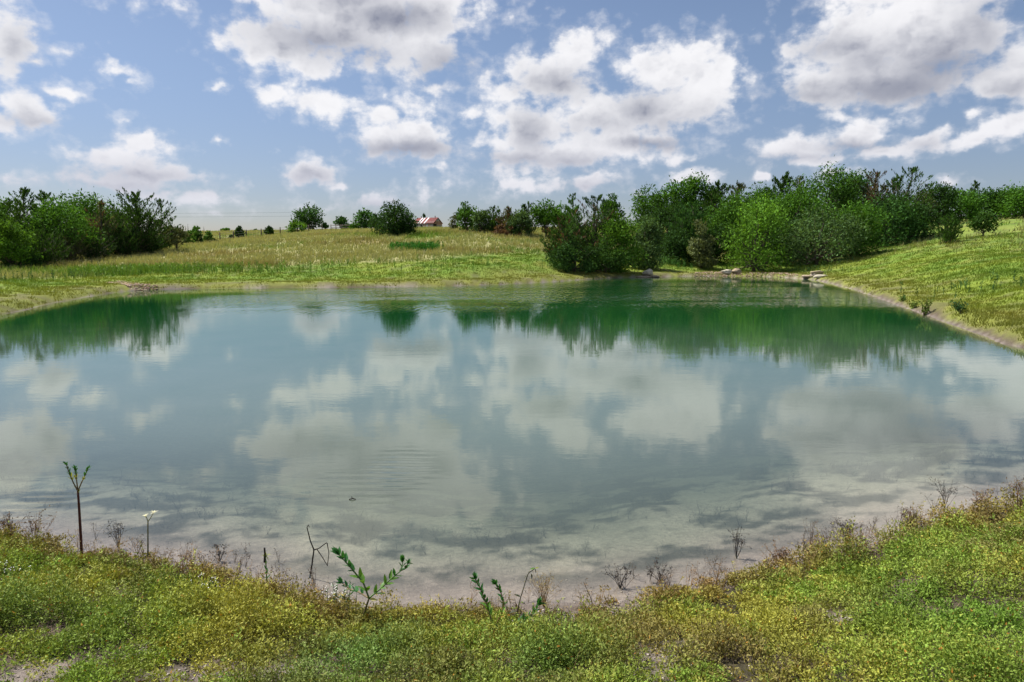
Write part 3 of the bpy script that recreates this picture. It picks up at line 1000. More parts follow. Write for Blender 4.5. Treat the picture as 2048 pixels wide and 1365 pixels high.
# kind, x, top, width, distance, colour, label, extra
TREES = [
    # ---- left grove
    ('cedar', -30, 398, 130, 53, 'dark', 'dark cedar cut by the left edge of the picture', dict(tops=3, group=G_L)),
    ('cedar', 46, 377, 110, 58, 'cedar', 'tallest pointed cedar near the left end of the grove', dict(tops=2, group=G_L)),
    ('cedar', 86, 382, 66, 60, 'cedar', 'narrow cedar with forked tip beside the tallest left cedar', dict(tops=2, group=G_L)),
    ('broad', 116, 402, 128, 58, 'leaf', 'rounded mid-green leafy tree among the cedars at left', dict(group=G_L, low=.1)),
    ('broad', 165, 389, 108, 66, 'leaf', 'airy leafy tree rising behind the middle of the left grove', dict(group=G_L, density=.75)),
    ('cedar', 200, 402, 84, 63, 'dull', 'thin greyish cedar with bare dark trunk in the left grove', dict(group=G_L, bare=.55, brown=.25)),
    ('broad', 228, 404, 92, 68, 'leaf', 'leafy tree squeezed behind the thin greyish cedar', dict(group=G_L, density=.8)),
    ('cedar', 274, 385, 146, 66, 'cedar', 'broad cedar with tall spire at the right end of the left grove', dict(tops=4, group=G_L)),
    ('bush', 14, 440, 96, 50, 'bright', 'light green bush at the lower left edge of the grove', dict(group=G_L)),
    ('cedar', 84, 462, 104, 53, 'cedar', 'low spreading cedar in front of the left grove', dict(tops=4, group=G_L)),
    ('cedar', 138, 458, 80, 57, 'dull', 'low grey half-bare cedar with pale dead branches', dict(group=G_L, bare=.5, tops=3)),
    ('cedar', 192, 468, 84, 60, 'dark', 'short dark cedar at the foot of the thin greyish cedar', dict(tops=3, group=G_L)),
    ('cedar', 240, 455, 92, 63, 'dark', 'squat dark cedar between two taller cedars of the left grove', dict(tops=3, group=G_L)),
    ('cedar', 318, 442, 64, 71, 'cedar', 'small cedar on the right shoulder of the left grove', dict(tops=2, group=G_L)),
    ('broad', 351, 455, 52, 68, 'dull', 'small open tree with visible trunk just right of the grove', dict(group=G_L, low=.25, density=.8)),
    ('broad', 2, 396, 84, 64, 'leaf', 'leafy crown showing behind the dark cedars at far left', dict(group=G_L)),
    ('cedar', 150, 412, 96, 70, 'dark', 'dark cedar filling the back of the left grove', dict(tops=3, group=G_L)),
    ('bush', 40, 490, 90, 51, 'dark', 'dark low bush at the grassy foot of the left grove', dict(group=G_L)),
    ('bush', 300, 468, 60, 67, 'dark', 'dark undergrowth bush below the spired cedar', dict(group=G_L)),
    # ---- shrubs beyond the left grove and on the far hill
    ('bush', 378, 464, 28, 86, 'leaf', 'first shrub of the low thicket right of the left grove', dict(group=G_M)),
    ('bush', 396, 467, 30, 88, 'dark', 'middle shrub of the low thicket right of the left grove', dict(group=G_M)),
    ('bush', 416, 464, 24, 90, 'leaf', 'last, tallest shrub of the low thicket right of the left grove', dict(group=G_M)),
    ('bush', 428, 479, 16, 88, 'dark', 'tiny dark shrub at the right end of the low thicket', dict(group=G_M)),
    ('bush', 392, 454, 20, 150, 'leaf', 'distant shrub on the skyline among thin bare stalks', dict(group=G_M)),
    ('bush', 452, 457, 30, 190, 'leaf', 'low wide distant shrub on the left skyline', dict(group=G_M)),
    ('bush', 512, 459, 14, 200, 'sea', 'speck of distant shrub on the skyline between two small cedars', dict(group=G_M)),
    ('cedar', 479, 454, 19, 104, 'dark', 'small dark cedar standing alone left on the fence line', dict(group=G_M, tops=2)),
    ('bush', 463, 471, 9, 104, 'dark', 'very small bush beside the lone dark cedar', dict(group=G_M)),
    ('cedar', 538, 454, 18, 110, 'dark', 'second small cedar on the fence line, lighter and rounder', dict(group=G_M, tops=2)),
    ('bush', 594, 440, 38, 118, 'bright', 'bright green rounded bush on the fence line below the big tree', dict(group=G_M)),
    ('broad', 618, 413, 62, 150, 'sea', 'large rounded leafy tree on the skyline left of the barn', dict(group=G_M, low=.08)),
    ('broad', 650, 447, 12, 150, 'sea', 'small tree at the right foot of the large skyline tree', dict(group=G_M)),
    ('broad', 684, 434, 27, 150, 'sea', 'slim leafy tree on the skyline midway to the barn', dict(group=G_M, low=.15)),
    ('bush', 697, 450, 26, 148, 'dark', 'low bush by the rail fence under the slim skyline tree', dict(group=G_M)),
    ('broad', 728, 422, 46, 140, 'sea', 'leafy tree just left of the large dark bush', dict(group=G_M, low=.08)),
    ('bush', 712, 446, 30, 138, 'leaf', 'low shrub at the foot of the tree left of the dark bush', dict(group=G_M)),
    ('broad', 752, 430, 34, 125, 'dark', 'dark tree half hidden behind the large dark bush', dict(group=G_M, low=.08)),
    ('bush', 788, 409, 90, 80, 'dark', 'large dense dark green bush standing alone on the golden slope', dict(group=G_M, density=1.5)),
    ('cedar', 848, 428, 7, 215, 'dark', 'tip of a cedar behind the barn roof', dict(group=G_M)),
    # ---- hilltop row
    ('broad', 906, 430, 30, 92, 'dull', 'sparse leaning shrub at the left end of the hilltop row', dict(group=G_H, density=.45, lean=.3, low=.05)),
    ('broad', 934, 405, 50, 86, 'leaf', 'leafy tree with tall rounded top at the left of the hilltop row', dict(group=G_H, low=.06)),
    ('bush', 962, 424, 52, 84, 'grey', 'grey-green shrub second from the left in the hilltop row', dict(group=G_H)),
    ('cedar', 986, 413, 56, 84, 'cedar', 'pointed cedar in the left half of the hilltop row', dict(group=G_H, tops=3)),
    ('cedar', 1016, 414, 50, 82, 'dull', 'brown-tinged cedar in the middle of the hilltop row', dict(group=G_H, brown=.4, tops=2)),
    ('bush', 1040, 424, 60, 81, 'grey', 'rounded grey-green bush in front of the hilltop row', dict(group=G_H)),
    ('cedar', 1057, 404, 42, 83, 'cedar', 'tall narrow cedar right of the brown-tinged one', dict(group=G_H, tops=2)),
    ('broad', 1092, 404, 62, 82, 'leaf', 'leafy tree with visible forked trunk at the right of the hilltop row', dict(group=G_H, low=.28)),
    ('broad', 1124, 408, 44, 84, 'leaf', 'leafy tree behind the left edge of the waterside clump', dict(group=G_H)),
    ('bush', 1003, 451, 40, 80, 'brown', 'low brown dead shrub at the foot of the hilltop row', dict(group=G_H, density=.8)),
    ('bush', 1030, 449, 36, 80, 'dark', 'low dark shrub beside the brown dead shrub', dict(group=G_H, brown=.3)),
    # ---- clump on the far bank
    ('cedar', 1128, 432, 100, 55, 'cedar', 'waterside cedar with brown dead branches at the left of the clump', dict(group=G_C, tops=4, brown=.34)),
    ('cedar', 1146, 386, 46, 60, 'leaf', 'tall thin leading stem above the waterside clump', dict(group=G_C)),
    ('cedar', 1184, 391, 130, 57, 'cedar', 'large bushy cedar forming the middle of the waterside clump', dict(group=G_C, tops=5, brown=.10, lean=.1)),
    ('broad', 1219, 384, 54, 66, 'leaf', 'feathery leafy tree topping the right of the waterside clump', dict(group=G_C, low=.1, lean=.1)),
    ('bush', 1236, 430, 96, 56, 'bright', 'light green leafy bush at the right of the waterside clump', dict(group=G_C, lean=.1)),
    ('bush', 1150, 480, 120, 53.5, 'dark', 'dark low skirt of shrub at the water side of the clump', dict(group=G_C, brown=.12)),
    ('bush', 1290, 436, 84, 60, 'grey', 'grey-green shrub just right of the waterside clump', dict(group=G_C)),
    ('bush', 1212, 478, 100, 54.5, 'cedar', 'low green shrub under the light green leafy bush', dict(group=G_C)),
    # ---- right-hand wood
    ('broad', 1304, 368, 78, 78, 'leaf', 'airy leafy tree at the left end of the right-hand wood', dict(group=G_R, density=.7)),
    ('broad', 1348, 366, 100, 78, 'leaf', 'second airy leafy tree from the left in the wood', dict(group=G_R, density=.85)),
    ('broad', 1392, 354, 92, 78, 'leaf', 'leafy tree with highest crown in the left third of the wood', dict(group=G_R, density=.85)),
    ('cedar', 1428, 364, 100, 76, 'cedar', 'upswept cedar right of the left third crown of the wood', dict(group=G_R, tops=3, lean=.1)),
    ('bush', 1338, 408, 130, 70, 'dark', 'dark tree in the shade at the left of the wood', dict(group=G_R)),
    ('cedar', 1388, 404, 110, 67, 'sea', 'bluish dark cedar behind the small olive-grey shrub', dict(group=G_R, tops=4)),
    ('bush', 1406, 440, 64, 62, 'olive', 'small olive-grey shrub standing on the grass before the wood', dict(group=G_R)),
    ('cedar', 1470, 364, 64, 78, 'dull', 'thin cedar with sparse top near the middle of the wood', dict(group=G_R, bare=.35, lean=.12)),
    ('broad', 1468, 395, 120, 70, 'leaf', 'leafy tree in the dip between dark cedar and bright tree', dict(group=G_R)),
    ('broad', 1506, 372, 110, 74, 'leaf', 'leafy tree behind the bright green waterside tree', dict(group=G_R, lean=.12, low=.05)),
    ('cedar', 1557, 344, 90, 78, 'cedar', 'wind-bent cedar with pointed top right of the middle of the wood', dict(group=G_R, lean=.18)),
    ('cedar', 1592, 352, 50, 80, 'dull', 'thin greyish cedar top beside the wind-bent cedar', dict(group=G_R, bare=.4, lean=.18)),
    ('bush', 1514, 404, 158, 60, 'bright', 'bright green bushy tree standing nearest the water in the wood', dict(group=G_R, lean=.06, density=1.1)),
    ('broad', 1590, 380, 140, 68, 'leaf', 'wide leafy tree behind the bright green waterside tree', dict(group=G_R, lean=.1)),
    ('broad', 1650, 328, 130, 74, 'leaf', 'tallest leafy tree of the right-hand wood', dict(group=G_R, lean=.12, low=.15, density=1.1)),
    ('broad', 1702, 346, 96, 76, 'sea', 'leafy tree leaning on the right of the tallest tree', dict(group=G_R, lean=.12)),
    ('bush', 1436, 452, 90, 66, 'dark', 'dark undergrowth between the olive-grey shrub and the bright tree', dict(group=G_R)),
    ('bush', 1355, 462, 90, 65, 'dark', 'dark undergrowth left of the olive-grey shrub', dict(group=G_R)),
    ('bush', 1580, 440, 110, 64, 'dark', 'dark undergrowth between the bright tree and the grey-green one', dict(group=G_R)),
    ('bush', 1640, 412, 172, 61, 'grey', 'grey-green rounded tree beside the bright waterside tree', dict(group=G_R, lean=.08, low=.1, density=1.1)),
    ('bush', 1708, 412, 124, 63, 'leaf', 'green bushy tree at the right of the grey-green rounded one', dict(group=G_R, lean=.08)),
    ('cedar', 1742, 342, 110, 73, 'dull', 'sparse brownish cedar with bare twigs against the sky', dict(group=G_R, bare=.5, brown=.3, lean=.12, tops=3)),
    ('cedar', 1812, 334, 120, 72, 'cedar', 'tall jagged cedar with several spires at the right of the wood', dict(group=G_R, tops=5, lean=.12, bare=.12)),
    ('bush', 1776, 396, 140, 68, 'sea', 'bluish green leafy tree under the jagged cedar', dict(group=G_R, low=.05)),
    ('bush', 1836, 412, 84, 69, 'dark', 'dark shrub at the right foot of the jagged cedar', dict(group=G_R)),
    ('bush', 1884, 374, 84, 84, 'dark', 'dark rounded bushy tree after the gap right of the jagged cedar', dict(group=G_R, low=.05)),
    ('broad', 1846, 384, 50, 82, 'dull', 'thin tree in the gap right of the jagged cedar', dict(group=G_R, density=.5)),
    ('cedar', 1897, 430, 62, 57, 'cedar', 'small flat-branched cedar alone on the right slope', dict(group=G_R, tops=3)),
    ('broad', 1970, 427, 56, 60, 'cedar', 'small dark tree with bare stem right of the slope cedar', dict(group=G_R, low=.3)),
    ('bush', 1925, 382, 90, 92, 'leaf', 'leafy tree left of the spire in the far right row', dict(group=G_R, low=.04)),
    ('cedar', 1951, 361, 24, 96, 'cedar', 'slim spire-shaped cedar in the far right row', dict(group=G_R)),
    ('bush', 1978, 380, 86, 94, 'sea', 'leafy tree right of the spire in the far right row', dict(group=G_R, low=.04)),
    ('bush', 2016, 376, 80, 92, 'leaf', 'last leafy tree but one in the far right row', dict(group=G_R, low=.04)),
    ('bush', 2052, 372, 84, 88, 'leaf', 'leafy tree cut by the right edge of the picture', dict(group=G_R, low=.04)),
]
for (k, x, top, w, Y, c, lab, ex) in TREES:
    tree(k, x, top, w, Y, c, lab, **ex)


# ------------------------------------------------------------------ barn, fences, power line
def build_barn():
    Y = 186.0
    c = pt(856, 458, Y)
    zb = gz(c[0], Y) - .1
    top = pt(856, 436.5, Y)[2]
    root = thing('old_barn', 'small weathered grey barn with rusty red and white striped metal roof on the hilltop', 'barn', (c[0], Y, zb))
    root.rotation_euler.z = R(-26)          # long side and right-hand gable both show
    L, Wd = 6.2, 4.4
    hr = top - zb
    he = hr - 1.42
    grey, dark = np.array([.30, .29, .27]), np.array([.035, .03, .028])
    rs = np.random.default_rng(5)
    # long walls of upright boards, gables of lying boards
    def boards(name, p0, p1, h0, nb, skip=()):
        p0, p1 = np.array(p0, float), np.array(p1, float)
        a = Acc()
        for i in range(nb):
            if i in skip:
                continue
            q0, q1 = p0 + (p1 - p0) * (i + .04) / nb, p0 + (p1 - p0) * (i + .96) / nb
            col = grey * rs.uniform(.7, 1.25) * (np.array([1.1, .8, .65]) if rs.random() < .2 else 1)
            n = np.array([-(p1 - p0)[1], (p1 - p0)[0], 0])
            n = n / np.linalg.norm(n) * .03
            v = [q0 - n, q1 - n, q1 + n, q0 + n]
            vv = np.array([list(x[:2]) + [0] for x in v] + [list(x[:2]) + [h0] for x in v])
            a.add(vv, [[3, 2, 1, 0], [4, 5, 6, 7], [0, 1, 5, 4], [1, 2, 6, 5], [2, 3, 7, 6], [3, 0, 4, 7]], col)
        return a.build(name, M_WOOD, root)
    boards('wall', (-L / 2, -Wd / 2, 0), (L / 2, -Wd / 2, 0), he, 24, skip=(4, 9, 10, 16))
    boards('wall', (-L / 2, Wd / 2, 0), (L / 2, Wd / 2, 0), he, 24)
    for sx in (-1, 1):
        a = Acc()
        for i in range(14):
            z0, z1 = hr * i / 14 + .01, hr * (i + 1) / 14 - .012
            half = Wd / 2 * (1 if z1 < he else max(.05, (hr - z1) / (hr - he)))
            lo = -half
            if i in (4, 5, 6, 8) and sx == 1:
                lo = -half + .75 * half * (1 if i != 8 else .5)
            col = grey * rs.uniform(.75, 1.3) * (np.array([1.15, .75, .55]) if rs.random() < .3 else 1)
            a.box((sx * L / 2 - .03, lo, z0), (sx * L / 2 + .03, half, z1), col)
        a.build('gable', M_WOOD, root)
    # a dark box painted as the shade inside, and a pale door leaf
    a = Acc()
    a.box((-L / 2 + .12, -Wd / 2 + .5, 0), (L / 2 - .12, Wd / 2 - .12, he - .1), dark)
    a.build('interior_shade', M_WOOD, root)
    for (x0, x1, z1, col) in ((-L / 2 + .55, -L / 2 + 1.15, he * .85, (.55, .56, .58)), (1.05, 1.4, he * .9, (.5, .5, .5))):
        a = Acc()
        a.box((x0, -Wd / 2 - .09, .05), (x1, -Wd / 2 - .04, z1), col)
        a.build('door', M_WOOD, root)
    a = Acc()
    a.box((-.9, -Wd / 2 - .07, he * .5), (-.45, -Wd / 2 - .035, he * .82), (.02, .025, .03))
    a.build('window', M_WOOD, root)
    # roof sheets, each its own piece
    rust, white = np.array([.16, .022, .016]), np.array([.80, .81, .83])
    nsh, ov = 17, .28
    m, nt, out = material('roof_metal')
    geo = nt.node('ShaderNodeNewGeometry')
    n = nt.noise(nt.v('MULTIPLY', geo.outputs['Position'], (3, 3, .6)), 1.6, 5, .6)
    cc = nt.v('SCALE', tint_of(nt))
    nt.put(cc.node.inputs['Scale'], nt.lin(n, .3, .7, .72, 1.22))
    nt.l.new(principled(nt, cc, .5, .35), out.inputs[0])
    for sy in (-1, 1):
        for i in range(nsh):
            x0 = -L / 2 - .2 + (L + .4) * i / nsh
            x1 = x0 + (L + .4) / nsh - .012
            a = Acc()
            drop = (hr - he) / (Wd / 2)
            yo = Wd / 2 + ov
            ze = hr - yo * drop
            lift = .045 + .012 * (i % 2)
            v = []
            for t in (0, .03):
                for (xx, yy, zz) in ((x0, 0, hr), (x1, 0, hr), (x1, yo, ze), (x0, yo, ze)):
                    v.append((xx, sy * yy, zz + lift + t))
            col = white if (sy == -1 and i in (4, 6, 9)) else rust * rs.uniform(.75, 1.25)
            a.add(v, [[0, 1, 2, 3], [7, 6, 5, 4], [0, 4, 5, 1], [1, 5, 6, 2], [2, 6, 7, 3], [3, 7, 4, 0]], col)
            a.build('roof_sheet', m, root)
    for xx in (-L / 2 + 1.0, L / 2 - .85):
        a = Acc()
        a.tube([(xx, .12, hr - .2), (xx, .12, hr + .42)], .10, 8, (.16, .06, .045))
        a.tube([(xx, .12, hr + .42), (xx, .12, hr + .52)], .14, 8, (.16, .06, .045))
        a.build('vent_pipe', M_WOOD, root)


build_barn()


def fence(name, label, pts, h, post_r, rails, wire=False):
    P = [np.array([x, y, gz(x, y)]) for x, y in pts]
    root = thing(name, label, 'fence', P[0])
    for p in P:
        a = Acc()
        q = p - P[0]
        a.tube([q + (0, 0, -.2), q + (.01, 0, h * .6), q + (0, .01, h)], [post_r, post_r, post_r * .9], 6, (.12, .095, .075))
        a.build('post', M_WOOD, root)
    for r in rails:
        a = Acc()
        for p, q in zip(P[:-1], P[1:]):
            a.tube([p - P[0] + (0, -post_r, h * r), q - P[0] + (0, -post_r, h * r)], .012 if wire else .055, 4, (.22, .21, .2) if wire else (.16, .13, .11))
        a.build('wire' if wire else 'rail', M_WOOD, root)
    return root


def world_xy(px, py, Y):
    p = pt(px, py, Y)
    return (p[0], p[1])


fence('wire_fence', 'old wire fence on wooden posts crossing the hill behind two small cedars',
      [world_xy(x, 475, Y) for x, Y in ((440, 96), (467, 100), (493, 104), (523, 108), (561, 113), (590, 119), (618, 124), (645, 130))], 1.25, .085, (.35, .6, .88), True)
fence('rail_fence', 'low wooden rail fence on the skyline left of the dark bush',
      [world_xy(x, 458, 146) for x in (662, 672, 682, 692, 702, 712, 722, 732, 742, 752)], 1.3, .08, (.45, .85))

# power line far behind the hill
pp = pt(594, 421, 250)
zb = gz(pp[0], 250)
root = thing('utility_pole', 'thin wooden utility pole showing above the large skyline tree', 'utility pole', (pp[0], 250, zb))
a = Acc()
a.tube([(0, 0, -.3), (0, 0, (pp[2] - zb) * .5), (0, 0, pp[2] - zb)], [.17, .15, .12], 8, (.13, .10, .08))
a.build('pole', M_WOOD, root)
a = Acc()
a.box((-.06, -1.1, pp[2] - zb - .75), (.06, 1.1, pp[2] - zb - .6), (.13, .10, .08))
a.build('crossarm', M_WOOD, root)
for py, lab, dy in ((425, 'upper thin overhead wire across the left sky', 1.0), (433, 'lower thin overhead wire across the left sky', -1.0)):
    p0 = pt(594, py, 250)
    p1 = pt(-420, py - 5, 250)
    t = np.linspace(0, 1, 24)[:, None]
    q = p0 * (1 - t) + p1 * t + np.array([0, dy, 0]) - np.array([0, 0, 3.0]) * t * (1 - t)
    a = Acc()
    a.tube(q, .02, 4, (.03, .03, .035))
    tag(a.build('power_line', M_WOOD), lab, 'wire', 'overhead wires')

# thin bare stalks on the left skyline
for i, (px, top, lab) in enumerate(((361, 449, 'first bare stalk on the left skyline beside the grove'), (371, 452, 'second bare stalk on the left skyline'), (375, 448, 'tallest bare stalk on the left skyline'),
                                    (394, 450, 'bare stalk above the distant skyline shrub'), (407, 453, 'last bare stalk of the left skyline'))):
    Y = 150.0
    p = pt(px, top, Y)
    zz = gz(p[0], Y)
    a = Acc()
    H_ = p[2] - zz
    a.tube([(0, 0, -.1), (.03, 0, H_ * .5), (.06 * (-1) ** i, 0, H_)], [.06, .045, .02], 5, (.16, .13, .11))
    for s in (.45, .62, .8):
        a.tube([(.03, 0, H_ * s), (.25 * (-1) ** i * (1 - s) + .05, .1, H_ * (s + .16))], [.025, .012], 4, (.16, .13, .11))
    tag(a.build('bare_stalk', M_TWIG, loc=(p[0], Y, zz)), lab, 'dead stalk', 'bare stalks on the skyline')


# ------------------------------------------------------------------ stones
def rock_mesh(acc, c, size, col, rs, n=2, rough=.22):
    import bmesh
    bm = bmesh.new()
    bmesh.ops.create_icosphere(bm, subdivisions=n, radius=1.0)
    v = np.array([q.co[:] for q in bm.verts])
    f = np.array([[w.index for w in fc.verts] for fc in bm.faces])
    bm.free()
    # chop flat facets, then roughen
    for _ in range(9):
        d = unit(rs.normal(0, 1, 3))
        k = rs.uniform(.62, .85)
        s = v @ d
        v = v - np.maximum(s - k, 0)[:, None] * d
    v = v * (1 + (fbm(v[:, 0] * 2.3 + c[0], v[:, 1] * 2.3 + v[:, 2] * 1.7, int(rs.integers(1e6))) - .5)[:, None] * rough * 2)
    acc.add(v * np.asarray(size) + np.asarray(c), f, col)


def boulder(px, py, w, h, d, label, col, rot=0.0, lift=0.0, Y=None, name='boulder'):
    p = hit(px, py) if Y is None else np.array([pt(px, py, Y)[0], Y, 0])
    z = gz(p[0], p[1])
    a = Acc()
    rs = np.random.default_rng(int(px * 13 + py))
    rock_mesh(a, (0, 0, 0), (w / 2, d / 2, h / 2), np.array(col), rs, 3)
    ob = a.build(name, M_STONE, loc=(p[0], p[1], max(z, -.06) + h * .20 + lift))
    ob.rotation_euler.z = rot
    tag(ob, label, 'rock', 'limestone rocks at the far waterline')
    return ob


TAN, PALE = (.33, .26, .18), (.50, .45, .35)
boulder(1296, 553, 1.0, .62, .7, 'pale squarish boulder resting on a slab at the far waterline', PALE, .2, .16, name='boulder')
boulder(1288, 556, 1.35, .28, .8, 'flat tan slab under the pale squarish boulder', TAN, .1, name='stone_slab')
boulder(1311, 556, .8, .22, .6, 'small flat slab at the right of the pale squarish boulder', TAN, -.3, name='stone_slab')
boulder(1452, 546, 1.1, .42, .7, 'pale flat rock at the left of the pair above the red gravel', PALE, .2, name='stone_slab')
boulder(1472, 546, 1.0, .5, .7, 'tan rock at the right of the pair above the red gravel', TAN, -.4)
boulder(1616, 555, 1.1, .28, .7, 'flat brown slab at the left of the right-hand rock pile', (.34, .27, .2), .1, name='stone_slab')
boulder(1634, 551, 1.3, .45, .8, 'highest tan rock of the right-hand rock pile', TAN, .4, .06)
boulder(1640, 556, 1.2, .3, .7, 'front flat rock of the right-hand rock pile at the water', PALE, -.15, name='stone_slab')
boulder(1626, 553, .7, .32, .5, 'small rock wedged in the middle of the right-hand rock pile', (.36, .30, .23), .8)


def gravel(name, label, poly_px, n, size, cols):
    rs = np.random.default_rng(len(label))
    C = np.array([hit(*p)[:2] for p in poly_px])
    lo, hi = C.min(0), C.max(0)
    a = Acc()
    k = 0
    base = np.array([[1, 0, 0], [0, 1, 0], [-1, 0, 0], [0, -1, 0], [0, 0, 1], [0, 0, -1.]])
    tri = np.array([[0, 1, 4], [1, 2, 4], [2, 3, 4], [3, 0, 4], [1, 0, 5], [2, 1, 5], [3, 2, 5], [0, 3, 5]])
    xy = rs.uniform(lo, hi, (n * 6, 2))
    ins = np.zeros(len(xy), bool)
    for i in range(len(C)):
        (ax, ay), (bx, by) = C[i], C[(i + 1) % len(C)]
        c = (ay > xy[:, 1]) != (by > xy[:, 1])
        ins ^= c & (xy[:, 0] < (bx - ax) * (xy[:, 1] - ay) / (by - ay + 1e-12) + ax)
    xy = xy[ins][:n]
    zz = height(xy[:, 0], xy[:, 1])
    for (x, y), z in zip(xy, zz):
        s = size * rs.uniform(.5, 1.2)
        q = base * rs.uniform(.7, 1.25, (6, 1))
        ang = rs.uniform(0, 6.28)
        Rz = np.array([[math.cos(ang), -math.sin(ang), 0], [math.sin(ang), math.cos(ang), 0], [0, 0, 1]])
        q = (q + rs.normal(0, .12, (6, 3))) @ Rz.T * np.array([s, s, s * .62])
        a.add(q + np.array([x, y, z + s * .25]), tri, np.array(cols[rs.integers(len(cols))]) * rs.uniform(.7, 1.2))
    ob = a.build(name, M_STONE)
    tag(ob, label, 'gravel', kind='stuff')


GCOL = [(.44, .29, .20), (.48, .34, .25), (.33, .22, .16), (.50, .41, .32)]
gravel('gravel', 'fan of pinkish broken stone running into the water at left', [(210, 567), (245, 563), (285, 570), (322, 577), (312, 581), (262, 582), (255, 574)], 1000, .062, GCOL)
gravel('gravel', 'strip of reddish gravel along the far waterline before the wood', [(1385, 549), (1420, 543), (1470, 548), (1560, 547), (1600, 551), (1540, 554), (1440, 555), (1390, 554)], 1000, .058, GCOL)


# ------------------------------------------------------------------ grasses
def scatter_polar(n, r0, r1, seed, half=43, power=0.0):
    """random points over the visible sector, denser close by"""
    rs = np.random.default_rng(seed)
    az = np.radians(rs.uniform(-half, half, n))
    r = r0 * (r1 / r0) ** (rs.random(n) ** (1 - power))
    return r * np.sin(az), r * np.cos(az), rs


def grass_blades(acc, x, y, z, rs, hgt, wid, per, cb, ct, lean=.5, spread=.05):
    n = len(x)
    base = np.repeat(np.stack([x, y, z], 1), per, 0)
    hh = np.repeat(np.broadcast_to(hgt, (n,)), per) * rs.uniform(.55, 1.15, n * per)
    ww = np.repeat(np.broadcast_to(wid, (n,)), per)
    sp = np.repeat(np.broadcast_to(spread, (n,)), per)[:, None]
    base = base + np.concatenate([rs.normal(0, 1, (n * per, 2)) * sp, np.full((n * per, 1), -.015)], 1)
    ang = rs.uniform(0, 2 * math.pi, n * per)
    l = np.abs(rs.normal(0, lean, n * per))
    tip = base + np.stack([np.cos(ang) * l * hh + .12 * hh, np.sin(ang) * l * hh, hh], 1)
    a2 = rs.uniform(0, math.pi, n * per)
    w = np.stack([np.cos(a2) * ww, np.sin(a2) * ww * .5, np.zeros(n * per)], 1)
    jit = rs.uniform(.9, 1.1, (n * per, 1))
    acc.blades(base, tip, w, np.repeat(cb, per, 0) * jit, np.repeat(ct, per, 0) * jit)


def build_turf():
    # short turf of the banks
    x, y, rs = scatter_polar(135000, 13, 75, 101)
    sd = shore_dist(x, y)
    m = straw_mask(x, y, sd)
    ok = (sd > (.02 + .24 * fbm(x * .35, y * .35, 55)) * (.3 + 1.5 * fbm(x * 1.7, y * 1.7, 56)) * (1 + 1.2 * sstep(x, 7, 12))) & (rs.random(len(x)) > m)
    ok &= fbm(x * 1.3, y * 1.3, 51) + .12 * sstep(sd, 4, .5) < .66
    x, y, sd = x[ok], y[ok], sd[ok]
    z = height(x, y, sd)
    c = turf_colour(x, y, sd)
    dist = np.hypot(x, y)
    tuft = .5 + fbm(x * .8, y * .8, 61)
    acc = Acc()
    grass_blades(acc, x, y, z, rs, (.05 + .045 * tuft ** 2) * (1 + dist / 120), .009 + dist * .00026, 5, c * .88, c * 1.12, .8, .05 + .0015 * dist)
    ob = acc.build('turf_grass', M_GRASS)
    tag(ob, 'short yellow-green turf on the banks and the right-hand slope', 'grass', kind='stuff')
    # golden uncut grass on the hill
    x, y, rs = scatter_polar(66000, 40, 210, 103)
    sd = shore_dist(x, y)
    m = straw_mask(x, y, sd)
    ok = (sd > 3) & (rs.random(len(x)) < m)
    x, y, sd = x[ok], y[ok], sd[ok]
    z = height(x, y, sd)
    c = straw_colour(x, y)
    dist = np.hypot(x, y)
    acc = Acc()
    hgt = .30 + .30 * fbm(x * .4, y * .4, 63)
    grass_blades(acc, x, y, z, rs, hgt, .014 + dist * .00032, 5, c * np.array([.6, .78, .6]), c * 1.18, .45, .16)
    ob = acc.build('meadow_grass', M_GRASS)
    tag(ob, 'tall golden seeding grass covering the far hillside', 'grass', kind='stuff')


build_turf()


def weeds(name, label, pts, hgt, col, seed, per=16, wid=.022):
    rs = np.random.default_rng(seed)
    pts = np.array(pts)
    z = height(pts[:, 0], pts[:, 1])
    acc = Acc()
    for (x, y), zz in zip(pts, z):
        h = hgt * rs.uniform(.55, 1.2)
        c = np.array(col) * rs.uniform(.75, 1.3)
        acc.tube([(x, y, zz - .02), (x + rs.normal(0, .03), y, zz + h * .55), (x + rs.normal(0, .08) * h, y, zz + h)], [.012, .009, .004], 3, c * .8, cap=False)
        n = per
        s = rs.uniform(.08, 1, n)
        cpt = np.stack([np.full(n, x), np.full(n, y), zz + h * s], 1) + rs.normal(0, 1, (n, 3)) * np.array([.07, .07, .02]) * h
        ax = unit(np.stack([rs.normal(0, .6, n), rs.normal(0, .6, n), rs.uniform(.5, 1.4, n)], 1))
        sd_ = unit(np.cross(ax, rs.normal(0, 1, (n, 3))))
        ln = (h * .17 * rs.uniform(.6, 1.1, n))[:, None]
        acc.diamonds(cpt + ax * ln * .6, ax * ln, sd_ * ln * .22, c * rs.uniform(.75, 1.3, (n, 1)))
    ob = acc.build(name, M_HERB)
    tag(ob, label, 'weeds', kind='stuff')


def along(px_pts, n, seed, jit=(.6, .8)):
    rs = np.random.default_rng(seed)
    Q = np.array([hit(*p)[:2] for p in px_pts])
    t = np.sort(rs.random(n)) * (len(Q) - 1)
    i = np.minimum(t.astype(int), len(Q) - 2)
    f = (t - i)[:, None]
    return Q[i] * (1 - f) + Q[i + 1] * f + rs.normal(0, 1, (n, 2)) * np.array(jit)


